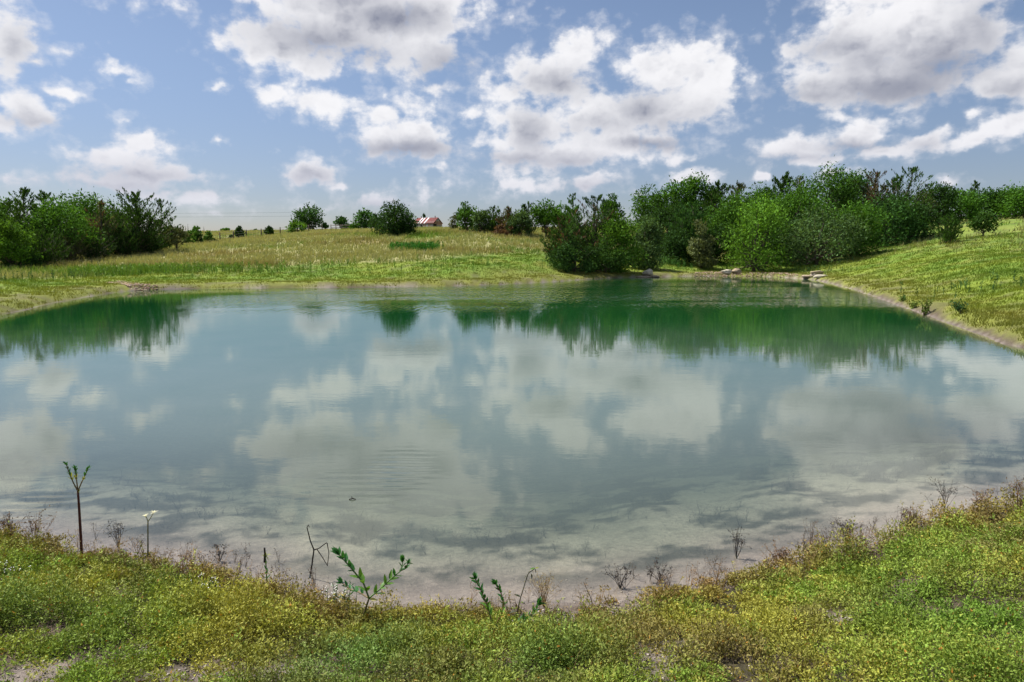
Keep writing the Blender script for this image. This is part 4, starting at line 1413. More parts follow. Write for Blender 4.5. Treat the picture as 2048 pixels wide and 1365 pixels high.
weeds('tall_weeds', 'band of tall green weeds along the foot of the golden hill', np.concatenate([along([(130, 553), (250, 548), (330, 546), (420, 546), (560, 545)], 420, 1), along([(560, 545), (700, 540), (900, 535), (1040, 533)], 90, 2, (1, 1.5))]), .55, (.14, .25, .04), 1)
weeds('shore_weeds', 'pale green weeds between the waterside clump and the water', np.concatenate([along([(1105, 540), (1180, 541), (1240, 540)], 120, 3, (.7, .5)), along([(1290, 533), (1340, 531), (1370, 532)], 140, 4, (.5, .6))]), .55, (.07, .17, .035), 3)
weeds('bank_weeds', 'scattered green weeds on the grassy left bank and before the wood', np.concatenate([along([(10, 560), (70, 556), (140, 560)], 50, 5, (1, 2)), along([(1560, 545), (1640, 540), (1700, 543)], 40, 6, (.8, .8)), along([(1900, 585), (2020, 575)], 30, 7, (1.5, 1.5))]), .45, (.06, .13, .035), 5)
weeds('bramble_patch', 'low dark green bramble patch on the golden slope below the large dark bush', along([(785, 499), (815, 501), (850, 501), (872, 500)], 260, 8, (.35, .7)), .62, (.05, .19, .022), 8, per=22)


# ------------------------------------------------------------------ foreground mat of herbs
def px_of(x, y, z):
    cp, sp = math.cos(PITCH), math.sin(PITCH)
    dz = z - CAM_H
    fw = y * cp - dz * sp
    up = y * sp + dz * cp
    return 1024 + F * x / fw, 682.5 - F * up / fw


LUSH = [(hit(1900, 1240), .7, (.14, .245, .036)), (hit(200, 1260), .6, (.165, .25, .045)), (hit(700, 1330), .5, (.14, .24, .055)), (hit(1100, 1340), .45, (.15, .235, .05)), (hit(30, 1240), .5, (.165, .235, .05))]


TALLER = [hit(*q)[:2] for q in ((985, 1268), (1010, 1262), (1045, 1255), (723, 1250), (735, 1265), (678, 1222), (534, 1168), (534, 1185), (418, 1200), (20, 1175), (1094, 1226), (1032, 1246), (296, 1128), (164, 1112))]


def near_taller(x, y):
    """the mat stays low round the roots of the taller plants"""
    m = np.zeros(len(x))
    for q in TALLER:
        m = np.maximum(m, np.exp(-((x - q[0]) ** 2 + (y - q[1]) ** 2 * .7) / .16 ** 2))
    return m


def cover_density(x, y, sd):
    d = .40 + 1.0 * fbm(x * 2.2, y * 2.2, 71)
    pxx = 1024 + F * x / y
    gap = np.exp(-((pxx - 870) / 210) ** 4)
    d = d * sstep(sd - .10 * gap, -.06, .12)
    d = d * (1 - .80 * bare_soil(x, y))
    d = np.where(fbm(x * 3.1, y * 3.1, 73) > .68, d * .6, d)
    for (p, r, c) in LUSH:
        d = np.maximum(d, .95 * np.exp(-((x - p[0]) ** 2 + (y - p[1]) ** 2) / (r * .75) ** 2))
    return np.clip(d, 0, 1)


def build_ground_cover():
    """cushions of small-leaved herbs crowding one another, each a dome of leaves of its own tone"""
    rs = np.random.default_rng(201)
    n = 11000
    x = rs.uniform(-7.0, 7.4, n)
    y = rs.uniform(1.9, 6.8, n)
    sd = shore_dist(x, y)
    ok = (sd > -.03) & (np.abs(x) < 1.7 + .80 * y)
    x, y, sd = x[ok], y[ok], sd[ok]
    d = cover_density(x, y, sd)
    keep = rs.random(len(x)) < d * 1.05
    x, y, sd, d = x[keep], y[keep], sd[keep], d[keep]
    n = len(x)
    z = height(x, y, sd)
    mound = sstep(fbm(x * 1.5, y * 1.9, 79), .36, .64)
    Rc = rs.uniform(.045, .13, n) * (.7 + .5 * d)
    Hc = Rc * rs.uniform(.6, 1.4, n) * (.6 + 1.1 * mound) * (1 - .62 * near_taller(x, y))
    col = mixv(np.broadcast_to(np.array([.34, .335, .060]), (n, 3)), np.array([.195, .30, .045]), sstep(fbm(x * 1.1, y * 1.1, 75) + rs.normal(0, .07, n), .42, .60))
    col = mixv(col, np.array([.27, .18, .075]), np.clip((1 - sstep(sd, .0, .4)) * .75 + rs.normal(0, .12, n), 0, 1))
    col = mixv(col, np.array([.20, .155, .065]), sstep(fbm(x * 1.7, y * 1.7, 77) + rs.normal(0, .05, n), .56, .72) * .7)
    for (p, r, c) in LUSH:
        col = mixv(col, np.array(c) * 1.12, np.exp(-((x - p[0]) ** 2 + (y - p[1]) ** 2) / (r * .75) ** 2))
    col = col * rs.uniform(.7, 1.25, (n, 1))
    inside = np.abs(x) < .35 + .77 * y            # thinner where only a step aside would show it
    cnt = np.maximum(40, (Rc ** 2 * np.where(inside, 33000, 12000) * (1.25 - .10 * y)).astype(int))
    idx = np.repeat(np.arange(n), cnt)
    N = len(idx)
    u = rs.normal(0, 1, (N, 3))
    u[:, 2] = np.abs(u[:, 2]) * 1.1
    u = unit(u)
    rr = rs.random(N) ** .30
    lump = .75 + .5 * vnoise(u[:, 0] * 3 + idx * 1.7, u[:, 1] * 3 + u[:, 2] * 2 + idx * .9, 5)
    c = np.stack([x, y, z], 1)[idx] + u * np.stack([Rc[idx], Rc[idx], Hc[idx]], 1) * (rr * lump)[:, None]
    ax = unit(u * .75 + rs.normal(0, .5, (N, 3)) + np.array([0, 0, .1]))
    sd_ = unit(np.cross(ax, rs.normal(0, .55, (N, 3)) + u))
    ln = (rs.uniform(.0036, .0102, N) * (.62 + .14 * y[idx]) * np.where(inside, 1.0, 1.7)[idx])[:, None]
    cl = col[idx] * rs.uniform(.75, 1.25, (N, 1))
    odd = rs.random(N)
    cl[odd < .012] = np.array([.36, .17, .03])
    cl[(odd > .03) & (odd < .09)] *= np.array([1.3, 1.2, 1.2])
    acc = Acc()
    acc.blades(c - ax * ln * .8, c + ax * ln, sd_ * ln * .52, cl, cl)
    # leafy sprigs standing above the cushions
    k = rs.choice(len(x), 1500)
    L = 15
    hs = rs.uniform(.05, .13, len(k)) + Hc[k] * .8
    tipd = unit(np.stack([rs.normal(0, .35, len(k)), rs.normal(0, .35, len(k)), np.ones(len(k))], 1))
    b = np.stack([x, y, z], 1)[k] + np.concatenate([rs.normal(0, .035, (len(k), 2)), np.zeros((len(k), 1))], 1)
    acc.sticks(np.stack([b, b + tipd * hs[:, None]], 1), np.stack([np.full(len(k), .0016), np.full(len(k), .0006)], 1), 3, np.array([.17, .12, .05]))
    j = np.repeat(np.arange(len(k)), L)
    t = rs.uniform(.3, 1.0, len(j))
    c = b[j] + tipd[j] * (hs[j] * t)[:, None]
    a1 = rs.uniform(0, 2 * math.pi, len(j))
    ax = unit(np.stack([np.cos(a1), np.sin(a1), rs.uniform(.1, 1.1, len(j))], 1))
    sd_ = unit(np.cross(ax, rs.normal(0, .4, (len(j), 3)) + np.array([0, 0, 1.0])))
    ln = (rs.uniform(.005, .0115, len(j)) * (.62 + .14 * y[k][j]))[:, None]
    acc.diamonds(c + ax * ln, ax * ln, sd_ * ln * .36, col[k][j] * rs.uniform(.75, 1.3, (len(j), 1)))
    ob = acc.build('ground_cover', M_HERB)
    tag(ob, 'low mat of small yellow-green herbs covering the near bank', 'ground cover', kind='stuff')
    # loose sprigs between and above the cushions
    n = 16000
    x = rs.uniform(-6.0, 6.4, n)
    y = rs.uniform(1.9, 6.8, n)
    sd = shore_dist(x, y)
    keep = (sd > -.02) & (np.abs(x) < .45 + .78 * y) & (rs.random(n) < cover_density(x, y, sd) * .9 + .06)
    x, y, sd = x[keep], y[keep], sd[keep]
    n = len(x)
    z = height(x, y, sd)
    hgt = rs.uniform(.03, .15, n)
    # stems of the mat
    acc = Acc()
    k = rs.random(n) < .55
    b = np.stack([x, y, z], 1)[k]
    m = len(b)
    tip = b + np.stack([rs.normal(0, .5, m) * hgt[k], rs.normal(0, .5, m) * hgt[k], hgt[k] * rs.uniform(.7, 1.35, m)], 1)
    a2 = rs.uniform(0, math.pi, m)
    w = np.stack([np.cos(a2), np.sin(a2), np.zeros(m)], 1) * .0011
    sc = np.array([.17, .10, .055]) * rs.uniform(.6, 1.4, (m, 1))
    acc.blades(b, tip, w, sc, sc)
    # dead straws lying about
    m = 9000
    x, y = rs.uniform(-4.5, 4.7, m), rs.uniform(1.9, 5.2, m)
    sd = shore_dist(x, y)
    ok = (sd > .03) & (np.abs(x) < .4 + .8 * y)
    x, y = x[ok], y[ok]
    b = np.stack([x, y, height(x, y) + .004], 1)
    m = len(b)
    a1 = rs.uniform(0, 2 * math.pi, m)
    L = rs.uniform(.02, .09, m)
    tip = b + np.stack([np.cos(a1) * L, np.sin(a1) * L, rs.uniform(0, .5, m) * L], 1)
    w = np.stack([-np.sin(a1), np.cos(a1), np.zeros(m)], 1) * .0013
    sc = np.array([.26, .19, .12]) * rs.uniform(.3, 1.3, (m, 1))
    acc.blades(b, tip, w, sc, sc)
    ob = acc.build('herb_stems', M_TWIG)
    tag(ob, 'thin brown stems of the near bank herb mat', 'stems', kind='stuff')


build_ground_cover()


def twig_fan(acc, base, h, spread, n, col, rs, leaves=3, lcol=None, lean=(0, 0), rad=.0016, lsize=.006):
    """a dry branching weed: stems fan out of one root, forking into fine twigs with shrivelled leaves"""
    base = np.asarray(base, float)
    for i in range(n):
        a = rs.uniform(0, 2 * math.pi)
        L = h * rs.uniform(.55, 1.1)
        o = np.array([math.cos(a) * spread, math.sin(a) * spread * .8, 0]) * rs.uniform(.1, 1)
        p1 = base + o * .35 + np.array([0, 0, L * .45]) + rs.normal(0, .03 * h, 3)
        p2 = base + o + np.array([lean[0], lean[1], 0]) * L + np.array([0, 0, L])
        acc.tube([base, p1, p2], [rad, rad * .75, rad * .4], 3, col * rs.uniform(.7, 1.3), cap=False)
        for k in range(3):
            t = rs.uniform(.3, .95)
            q = p1 + (p2 - p1) * t
            e = q + np.array([rs.normal(0, .16), rs.normal(0, .16), rs.uniform(.03, .22)]) * h
            acc.tube([q, e], [rad * .5, rad * .25], 3, col * rs.uniform(.7, 1.3), cap=False)
            m = leaves
            if m:
                c = q + (e - q) * rs.uniform(.3, 1.05, (m, 1)) + rs.normal(0, .006, (m, 3))
                ax = unit(rs.normal(0, 1, (m, 3)) + np.array([0, 0, -.4]))
                s = unit(np.cross(ax, rs.normal(0, 1, (m, 3))))
                ln = rs.uniform(.5, 1.1, (m, 1)) * lsize
                acc.diamonds(c, ax * ln, s * ln * .4, (lcol if lcol is not None else col) * rs.uniform(.7, 1.35, (m, 1)))


def weed_templates(n, h, spread, stems, leaves, seed):
    out = []
    for i in range(n):
        t = Acc()
        twig_fan(t, (0, 0, 0), h, spread, stems, np.array([1., 1., 1.]), np.random.default_rng(seed + i), leaves, rad=.0016 / .14 * h, lsize=.0062 / .14 * h)
        out.append(t)
    return out


def build_shore_weeds():
    rs = np.random.default_rng(301)
    T = weed_templates(10, .14, .085, 4, 3, 900)
    # brown dry fringe along the near waterline
    n = 15000
    x, y = rs.uniform(-5.4, 6.6, n), rs.uniform(3.2, 7.4, n)
    sd = shore_dist(x, y)
    pxx = 1024 + F * x / y
    gap = np.exp(-((pxx - 820) / 190) ** 2)
    dens = .45 * np.exp(-((sd - .04) / .22) ** 2) * (1 - .93 * gap) * (.12 + 1.2 * sstep(fbm(x * 1.6, y * 1.6, 81), .40, .62))
    ok = (rs.random(n) < dens) & (np.abs(x) < 1 + .84 * y)
    x, y, sd = x[ok], y[ok], sd[ok]
    z = height(x, y, sd)
    acc = Acc()
    which = rs.integers(0, 10, len(x))
    col = np.where((sd > -.05)[:, None], np.array([.22, .135, .07]), np.array([.095, .075, .062])) * rs.uniform(.7, 1.3, (len(x), 1))
    col = mixv(col, np.array([.26, .21, .07]), sstep(sd, .02, .25) * .7)
    for k in range(10):
        m = which == k
        acc.stamp(T[k], np.stack([x, y, z], 1)[m], rs.uniform(0, 6.28, m.sum()), rs.uniform(.5, 1.25, m.sum()), col[m])
    tag(acc.build('dry_weeds', M_TWIG), 'brown dry weeds fringing the near waterline', 'weeds', kind='stuff')
    # grey drowned weeds on the pond floor
    T = weed_templates(10, .14, .12, 4, 1, 950)
    n = 8500
    x, y = rs.uniform(-7, 9, n), rs.uniform(3.6, 9.5, n)
    sd = shore_dist(x, y)
    clump = sstep(weed_field(x, y), .44, .56)
    ok = rs.random(n) < clump * sstep(-sd, .10, .35) * sstep(-sd, 3.2, 1.2)
    x, y, sd = x[ok], y[ok], sd[ok]
    z = height(x, y, sd)
    acc = Acc()
    which = rs.integers(0, 10, len(x))
    h = np.clip(-z * .9, .03, .12) / .14 * rs.uniform(.4, 1.0, len(x))
    col = np.array([.085, .08, .068]) * rs.uniform(.5, 1.5, (len(x), 1))
    for k in range(10):
        m = which == k
        acc.stamp(T[k], np.stack([x, y, z], 1)[m], rs.uniform(0, 6.28, m.sum()), h[m], col[m])
    tag(acc.build('drowned_weeds', M_TWIG), 'grey drowned weeds on the shallow pond floor', 'weeds', kind='stuff')


build_shore_weeds()

# single dead weeds that stand out along the water
DEAD = [(1888, 1022, 58, 26, 'dark leafless weed standing tallest at the right waterline'), (2036, 1030, 66, 24, 'dead brown weed at the right edge of the picture by the water'),
        (1473, 1118, 56, 22, 'dead dark weed with drooping leaves in the shallows right of the middle'), (1692, 1090, 44, 18, 'dead dark twiggy weed in the shallows beyond the right herbs'),
        (1820, 1062, 40, 26, 'spreading dry weed left of the tallest right-hand dead weed'), (1960, 1030, 44, 26, 'dry weed between the two dead weeds at far right'),
        (238, 1100, 48, 32, 'dark grey dead weed behind the herb mat at left'), (70, 1098, 62, 46, 'wide brown dry weed by the left waterline'), (22, 1095, 56, 22, 'upright dry weed at the left edge of the picture'),
        (1240, 1178, 36, 34, 'low grey dead weed in the shallows right of the dry bush'), (1320, 1165, 30, 36, 'low wide grey dead weed near the middle of the right shallows'),
        (440, 1125, 30, 24, 'small dark dead weed in the left shallows'), (1560, 1130, 34, 20, 'short dead stems poking from the right shallows')]
for (px, py, hp, wp, lab) in DEAD:
    p = hit(px, py)
    rs = np.random.default_rng(px)
    D = p[1]
    z = gz(p[0], p[1])
    root = np.array([p[0], p[1], z])
    a = Acc()
    dark = 'dark' in lab or 'grey' in lab
    col = np.array([.05, .042, .04]) if dark else np.array([.15, .09, .05])
    twig_fan(a, (0, 0, 0), hp / F * D * 1.15, wp / F * D, 12 if dark else 16, col, rs, 4, col * 1.1, rad=.0022, lsize=.009)
    tag(a.build('dead_weed', M_TWIG, loc=root), lab, 'dead weed', 'dead weeds along the near waterline')

# pebbles on the bare soil
rs = np.random.default_rng(411)
a = Acc()
for (p, r) in BARE:
    for i in range(60):
        q = p[:2] + rs.normal(0, r * .7, 2)
        s = rs.uniform(.003, .011)
        rock_mesh(a, (q[0], q[1], gz(q[0], q[1]) + s * .3), (s, s * .8, s * .6), np.array([.42, .37, .32]) * rs.uniform(.6, 1.2), rs, 1)
tag(a.build('pebbles', M_STONE), 'small pale pebbles on the bare soil patches of the near bank', 'pebbles', kind='stuff')
p = hit(1077, 1238)
a = Acc()
rock_mesh(a, (0, 0, 0), (.024, .02, .012), np.array([.62, .56, .46]), rs, 3)
tag(a.build('white_stone', M_STONE, loc=(p[0], p[1], gz(p[0], p[1]) + .007)), 'small round whitish stone on mud right of the three-stemmed plant', 'stone')


# ------------------------------------------------------------------ single plants of the foreground
def leaf_mesh(name, wide, fold=.18, curl=.12):
    """a pointed leaf of unit length along +X, folded along its midrib"""
    me = bpy.data.meshes.new(name)
    xs = [0, .2, .45, .72, 1.0]
    ws = [.0, .8, 1.0, .62, 0]
    v, f = [], []
    for x, w in zip(xs, ws):
        zc = -curl * x * x
        v += [(x, w * wide / 2, zc + fold * w * wide), (x, 0, zc), (x, -w * wide / 2, zc + fold * w * wide)]
    for i in range(4):
        for j in range(2):
            f.append((i * 3 + j, (i + 1) * 3 + j, (i + 1) * 3 + j + 1, i * 3 + j + 1))
    me.from_pydata(v, [], f)
    me.update()
    return me


def leaf_mat(name, col, spot):
    m, nt, out = material(name)
    tc = nt.node('ShaderNodeTexCoord')
    n = nt.noise(tc.outputs['Object'], 5.0, 4, .6)
    c = nt.mixc(nt.smooth(n, .45, .68), col, spot)
    p = principled(nt, c, .42, .4)
    tr = nt.node('ShaderNodeBsdfTranslucent')
    nt.put(tr.inputs[0], nt.mixc(1.0, c, (1.3, 1.2, .5), 'MULTIPLY'))
    mx = nt.node('ShaderNodeMixShader')
    mx.inputs[0].default_value = .32
    nt.l.new(p, mx.inputs[1])
    nt.l.new(tr.outputs[0], mx.inputs[2])
    nt.l.new(mx.outputs[0], out.inputs[0])
    return m


ML = {'green': leaf_mat('leaf_green', (.028, .125, .030), (.045, .17, .035)), 'yellow': leaf_mat('leaf_yellowing', (.22, .27, .03), (.36, .33, .05)),
      'dark': leaf_mat('leaf_dark', (.035, .045, .022), (.07, .08, .025)), 'cream': leaf_mat('petal_cream', (.72, .70, .48), (.8, .78, .6)),
      'pale': leaf_mat('leaf_pale', (.50, .46, .17), (.55, .5, .25)), 'lime': leaf_mat('leaf_lime', (.085, .20, .03), (.12, .25, .035)), 'white': leaf_mat('petal_white', (.8, .8, .78), (.85, .85, .85))}
LEAVES = {}
for k, mm in ML.items():
    LEAVES[k] = leaf_mesh('leaf_' + k, {'cream': .22, 'white': .7, 'dark': .34}.get(k, .36))
    LEAVES[k].materials.append(mm)


def leaf(parent, pos, direc, size, kind, roll=0.0, name='leaf'):
    d = Vector(direc).normalized()
    up = Vector((0, 0, 1)) if abs(d.z) < .95 else Vector((0, 1, 0))
    s = up.cross(d).normalized()
    u = d.cross(s)
    M = Matrix((d, s, u)).transposed().to_4x4()
    M = M @ Matrix.Rotation(roll, 4, 'X')
    o = bpy.data.objects.new(name, LEAVES[kind])
    COL.objects.link(o)
    o.parent = parent
    o.matrix_local = Matrix.Translation(Vector(pos)) @ M @ Matrix.Diagonal((size, size, size, 1))
    return o


class Plant:
    """a plant drawn from stem lines given where they stand in the photograph, at the plant's own distance"""

    def __init__(self, name, label, cat, px, py, group=None, sink=.03):
        self.o = hit(px, py)
        self.Y = self.o[1]
        self.k = self.Y / F
        self.root = thing(name, label, cat, tuple(self.o), group)
        self.rs = np.random.default_rng(int(px * 3 + py))
        self.sink = sink

    def P(self, px, py, dy=0.0):
        return pt(px, py, self.Y + dy) - self.o

    def stem(self, line, r0, r1, col, name='stem', fine=True):
        pts = np.array([self.P(*q) for q in line])
        t = np.linspace(0, len(pts) - 1, len(pts) * 4)
        i = np.minimum(t.astype(int), len(pts) - 2)
        f = (t - i)
        f = (f * f * (3 - 2 * f) * .3 + f * .7)[:, None]
        q = pts[i] * (1 - f) + pts[i + 1] * f
        a = Acc()
        a.tube(q, np.linspace(r0, r1, len(q)), 6, col)
        a.build(name, M_HERBSTEM, self.root, smooth=True)
        return q

    def leafy(self, q, start, n, size, kinds, tuft=6, tip_kind='green', up=.9):
        """pairs of leaves up a stem and a tuft at its tip"""
        rs = self.rs
        L = len(q) - 1
        for i in range(n):
            t = start + (1 - start) * (i + .5) / n
            k = t * L
            a = int(min(k, L - 1))
            p = q[a] + (q[a + 1] - q[a]) * (k - a)
            d = unit(q[a + 1] - q[a])
            sx = np.cross(d, rs.normal(0, 1, 3) * .4 + np.array([0, 1, 0]))
            sx = unit(sx)
            if i % 2:
                sx = unit(np.cross(d, sx) + rs.normal(0, .3, 3))
            kind = kinds[min(len(kinds) - 1, int((t - start) / (1 - start + 1e-6) * len(kinds)))]
            for s in (-1, 1):
                dd = unit(d * up + s * sx * .75 + np.array([0, 0, .25]) + rs.normal(0, .12, 3))
                leaf(self.root, p, dd, size * rs.uniform(.8, 1.15) * (1.1 - .35 * t), kind, rs.uniform(-.5, .5))
        d = unit(q[-1] - q[-3])
        for i in range(tuft):
            dd = unit(d * 1.1 + rs.normal(0, .45, 3) + np.array([0, 0, .15]))
            leaf(self.root, q[-1] - d * size * .1, dd, size * rs.uniform(.65, .95), tip_kind, rs.uniform(-1, 1))


M_HERBSTEM = tinted_mat('herb_stem', rough=.6, nscale=90)
RED, TANS, GRN, BLK = np.array([.075, .022, .02]), np.array([.30, .22, .13]), np.array([.10, .17, .05]), np.array([.025, .022, .02])

# tall stalk at left
p = Plant('tall_stalk_plant', 'tall red-stemmed plant with three upright leafy heads at far left', 'plant', 163, 1112)
mm = p.k
q0 = p.stem([(164, 1116), (161, 1060), (158, 1010), (156, 983)], 3.0 * mm, 2.0 * mm, RED)
for line in ([(156, 983), (147, 966), (140, 950), (133, 930)], [(156, 983), (154, 966), (152, 950), (151, 938)], [(156, 983), (163, 966), (170, 952), (176, 938)]):
    q = p.stem(line, 1.4 * mm, .8 * mm, np.array([.16, .11, .05]), 'branch')
    p.leafy(q, .38, 6, 13 * mm, ['yellow', 'green', 'green'], 6, up=1.5)
leaf(p.root, p.P(157, 988), (.35, 0, .9), 13 * mm, 'yellow')

# cream flower stalk
p = Plant('pale_flower_plant', 'thin stalk with two cream star flowers above the left herb mat', 'plant', 296, 1128)
mm = p.k
p.stem([(296, 1132), (296, 1085), (296, 1044)], 1.7 * mm, 1.3 * mm, np.array([.16, .15, .10]))
for line in ([(296, 1044), (294, 1037), (291, 1032)], [(296, 1044), (302, 1035), (308, 1025)]):
    q = p.stem(line, 1.0 * mm, .8 * mm, np.array([.25, .24, .14]), 'branch')
    for i in range(11):
        a = i * 2.4
        leaf(p.root, q[-1], (math.cos(a), math.sin(a), p.rs.uniform(-.1, .75)), 9 * mm * p.rs.uniform(.7, 1.1), 'cream', name='petal')

# small yellow-topped plant
p = Plant('yellow_tipped_plant', 'small plant with yellow top leaf beside a black stub in the left shallows', 'plant', 534, 1168)
mm = p.k
q = p.stem([(534, 1172), (533, 1145), (531, 1112)], 1.6 * mm, 1.0 * mm, GRN)
p.leafy(q, .15, 5, 15 * mm, ['green', 'green', 'lime'], 2, 'yellow')
leaf(p.root, q[-1], (.6, -.1, .3), 14 * mm, 'yellow')
leaf(p.root, q[-1], (.4, .1, -.6), 14 * mm, 'yellow')
p.stem([(529, 1125), (530, 1108), (529, 1096)], 2.2 * mm, 1.8 * mm, BLK, 'stub')

# bare crooked twig in the water
p = Plant('bare_twig', 'bare dark crooked twig sticking out of the shallow water', 'twig', 619, 1158)
mm = p.k
p.stem([(619, 1160), (624, 1130), (628, 1100), (621, 1083), (614, 1055)], 1.9 * mm, 1.0 * mm, BLK)
p.stem([(628, 1100), (638, 1097, .02), (654, 1085, .03), (658, 1106, .02), (655, 1132, 0)], 1.3 * mm, .8 * mm, BLK, 'branch')
p.stem([(634, 1099, .01), (645, 1115, 0), (655, 1132, 0)], 1.0 * mm, .7 * mm, BLK, 'branch')
p.stem([(614, 1055), (617, 1050), (619, 1055)], .9 * mm, .6 * mm, BLK, 'branch')

# big forked plant in the middle
p = Plant('forked_green_plant', 'large wide-forked plant with opposite green leaves left of the middle', 'plant', 723, 1250)
mm = p.k
p.stem([(722, 1254), (728, 1228), (738, 1197)], 2.6 * mm, 2.2 * mm, np.array([.10, .085, .04]))
q = p.stem([(738, 1197), (727, 1166, -.03), (706, 1141, -.04), (690, 1123, -.05), (677, 1108, -.05)], 1.9 * mm, 1.1 * mm, GRN, 'branch')
p.leafy(q, .05, 8, 26 * mm, ['lime', 'lime', 'green', 'green', 'green'], 9)
q = p.stem([(738, 1197), (717, 1184, .05), (700, 1179, .08), (683, 1165, .1)], 1.6 * mm, .9 * mm, np.array([.2, .15, .07]), 'branch')
p.leafy(q, .12, 6, 20 * mm, ['green', 'green'], 7)
q = p.stem([(738, 1197), (762, 1177, .02), (782, 1158, .03), (803, 1141, .03), (806, 1122, .03)], 1.8 * mm, .9 * mm, GRN, 'branch')
p.leafy(q, .05, 8, 23 * mm, ['lime', 'lime', 'green', 'green'], 5)
q = p.stem([(803, 1141, .03), (811, 1138, .03), (817, 1126, .03)], 1.2 * mm, .8 * mm, GRN, 'branch')
p.leafy(q, .3, 2, 16 * mm, ['green'], 6)
leaf(p.root, p.P(739, 1198), (1, -.15, -.08), 19 * mm, 'pale', .9)
leaf(p.root, p.P(732, 1218), (-.25, -.1, -.9), 17 * mm, 'yellow', .5)

# three-stemmed plant
p = Plant('three_stemmed_plant', 'plant with three densely leafed green stems right of the middle', 'plant', 985, 1268)
mm = p.k
p.stem([(984, 1276), (985, 1255)], 2.6 * mm, 2.0 * mm, TANS)
q = p.stem([(985, 1258), (981, 1235), (973, 1207), (962, 1180), (950, 1157)], 1.9 * mm, 1.1 * mm, TANS * .8, 'branch')
p.leafy(q, .25, 10, 20 * mm, ['lime', 'green', 'green', 'green'], 9)
q = p.stem([(985, 1262), (998, 1238, .03), (1008, 1212, .04), (1002, 1186, .05), (991, 1168, .05)], 1.7 * mm, 1.0 * mm, np.array([.22, .11, .06]), 'branch')
p.leafy(q, .32, 9, 18 * mm, ['lime', 'green', 'green'], 9)
q = p.stem([(986, 1266), (1012, 1256, -.04), (1045, 1244, -.05), (1066, 1228, -.05), (1078, 1208, -.05)], 1.8 * mm, 1.0 * mm, GRN, 'branch')
p.leafy(q, .3, 9, 21 * mm, ['green', 'green'], 8)
leaf(p.root, p.P(985, 1262), (-.5, -.2, .55), 15 * mm, 'green')
leaf(p.root, p.P(1004, 1264), (.9, -.4, -.05), 16 * mm, 'yellow')

# drooping dark-leaved stem
p = Plant('drooping_dark_plant', 'thin arching stem with drooping dark withered leaves beside the dry bush', 'plant', 1032, 1246)
mm = p.k
q = p.stem([(1031, 1250), (1034, 1225), (1041, 1196), (1049, 1170), (1056, 1148), (1070, 1137)], 1.5 * mm, .8 * mm, np.array([.09, .085, .055]))
for (a, b, dx, dz, s, kd) in ((1041, 1194, -.8, .35, 15, 'dark'), (1049, 1180, .4, -.8, 11, 'dark'), (1040, 1205, .8, -.3, 15, 'dark'), (1055, 1151, -.6, -.5, 12, 'dark'), (1062, 1142, -.7, -.6, 12, 'dark'),
                              (1069, 1137, .3, -.9, 13, 'dark'), (1063, 1148, .1, -1, 12, 'dark'), (1070, 1137, -.9, -.15, 12, 'lime'), (1070, 1137, .8, .2, 9, 'yellow'),
                              (1033, 1222, -.9, -.2, 17, 'dark'), (1033, 1226, -.6, -.6, 15, 'dark'), (1034, 1218, -.7, .3, 13, 'dark'), (1034, 1224, .5, -.7, 12, 'dark'), (1032, 1230, -.3, -.9, 14, 'dark'), (1033, 1216, -.2, .4, 12, 'dark')):
    leaf(p.root, p.P(a, b), (dx, p.rs.normal(0, .25), dz), s * mm, kd, p.rs.uniform(-.6, .6))

# dry tan bush
o = hit(1094, 1226)
mm = o[1] / F
root = thing('dry_bush', 'dry tan leafless bush of fine twigs right of the drooping plant', 'bush', tuple(o))
a = Acc()
a.tube([(.012, -.02, -.01), (0, 0, .01), (-6 * mm, 0, 14 * mm)], [2.0 * mm, 1.8 * mm, 1.3 * mm], 5, TANS * .7)
a.build('stem', M_TWIG, root)
a = Acc()
twig_fan(a, (-6 * mm, 0, 12 * mm), 68 * mm, 44 * mm, 34, np.array([.30, .20, .10]), np.random.default_rng(77), 3, np.array([.27, .21, .07]), rad=.0014, lsize=.006)
a.build('twigs', M_TWIG, root)

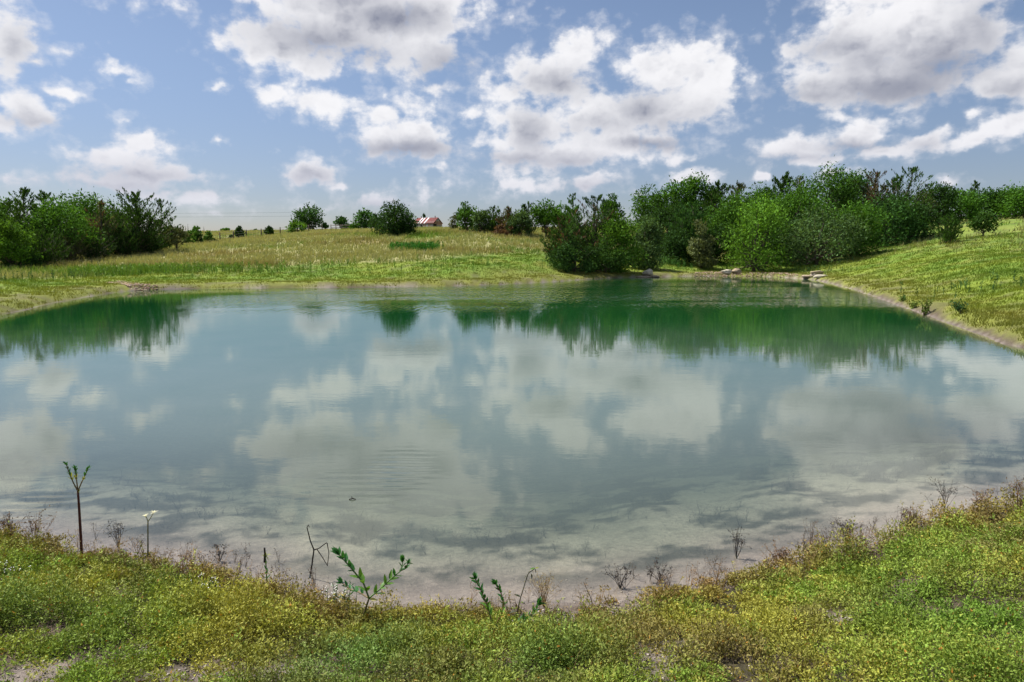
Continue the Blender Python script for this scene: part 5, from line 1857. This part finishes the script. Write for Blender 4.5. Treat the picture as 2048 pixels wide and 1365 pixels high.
# white-flowered weeds
for (px, py, lab, hp, n) in ((678, 1222, 'clump of weeds dotted with tiny white flowers left of the forked plant', 52, 26), (418, 1200, 'tiny white-flowered weed clump in the left herb mat', 44, 16),
                             (20, 1175, 'white-flowered weed clump at the left edge of the herb mat', 50, 14)):
    o = hit(px, py)
    mm = o[1] / F
    root = thing('white_flowered_weed', lab, 'wildflower', tuple(o), 'white-flowered weeds in the near herb mat')
    rs = np.random.default_rng(px)
    a, fl = Acc(), Acc()
    for i in range(n):
        b = np.array([rs.normal(0, 24), rs.normal(0, 14), 0]) * mm
        b[2] = gz(o[0] + b[0], o[1] + b[1]) - o[2]
        tip = b + np.array([rs.normal(0, 6), rs.normal(0, 4), hp * rs.uniform(.5, 1.05)]) * mm
        a.tube([b, (b + tip) / 2 + rs.normal(0, 1.2, 3) * mm, tip], [.8 * mm, .6 * mm, .4 * mm], 3, GRN * .6, cap=False)
        m = 9
        t = rs.random((m, 1))
        c = b + (tip - b) * t
        ax = unit(rs.normal(0, .7, (m, 3)) + np.array([0, 0, .8]))
        s = unit(np.cross(ax, rs.normal(0, 1, (m, 3))))
        a.diamonds(c + ax * 4 * mm, ax * 4.5 * mm, s * 1.2 * mm, np.array([.055, .13, .035]) * rs.uniform(.7, 1.3, (m, 1)))
        m = 3
        c = tip + rs.normal(0, 2.6, (m, 3)) * mm
        ax = unit(np.stack([rs.normal(0, 1, m), rs.normal(0, 1, m), rs.normal(0, .3, m)], 1))
        s = unit(np.cross(ax, np.array([0, 0, 1.0])))
        fl.diamonds(c, ax * 1.5 * mm, s * 1.2 * mm, np.array([.8, .8, .78]))
    a.build('leafy_stems', M_HERB, root)
    f_ = fl.build('blossoms', M_HERB, root)
    f_['kind'] = 'stuff'

# sprigs on the right-hand bank
for (px, py, hp, wp, lab, nm) in ((1848, 632, 36, 30, 'yellow-green sapling at the waterline of the right bank', 26), (1828, 618, 14, 14, 'small lime sprig growing in the water by the right bank', 8), (1806, 603, 10, 8, 'tiny sprig in the water left of the right bank sapling', 6),
                                  (1922, 626, 26, 30, 'low dark green sapling on the turf of the right bank', 22)):
    o = hit(px, py)
    mm = o[1] / F
    root = thing('sapling', lab, 'sapling', tuple(o), 'young saplings on the right bank')
    rs = np.random.default_rng(px)
    a, cr = Acc(), Acc()
    for i in range(max(3, nm // 4)):
        tip = np.array([rs.normal(0, wp * .3), rs.normal(0, wp * .25), hp * rs.uniform(.6, 1.05)]) * mm
        a.tube([(0, 0, -.03), tip * np.array([.4, .4, .5]), tip], [1.0 * mm, .7 * mm, .3 * mm], 4, (.12, .09, .05), cap=False)
        m = 26
        c = tip * (.25 + .8 * rs.random((m, 1))) * np.array([1, 1, 1]) + rs.normal(0, 1, (m, 3)) * 2.6 * mm
        ax = unit(rs.normal(0, .8, (m, 3)) + np.array([0, 0, .5]))
        s = unit(np.cross(ax, rs.normal(0, 1, (m, 3))))
        colr = np.array([.045, .11, .03]) if 'dark' in lab else np.array([.13, .19, .035])
        cr.diamonds(c, ax * 3.4 * mm, s * 1.3 * mm, colr * rs.uniform(.7, 1.3, (m, 1)))
    a.build('stem', M_TWIG, root)
    cr.build('foliage', M_HERB, root)

# a floating stick far out
q = on_water(705, 1000)
a = Acc()
a.tube([(-.03, 0, .002), (-.005, .01, .012), (.03, 0, .004)], [.004, .006, .003], 5, BLK)
a.tube([(-.005, .01, .012), (-.012, .012, .03)], [.003, .002], 4, BLK)
tag(a.build('floating_stick', M_TWIG, loc=(q[0], q[1], 0)), 'tiny dark stick floating on the open water left of the middle', 'stick')
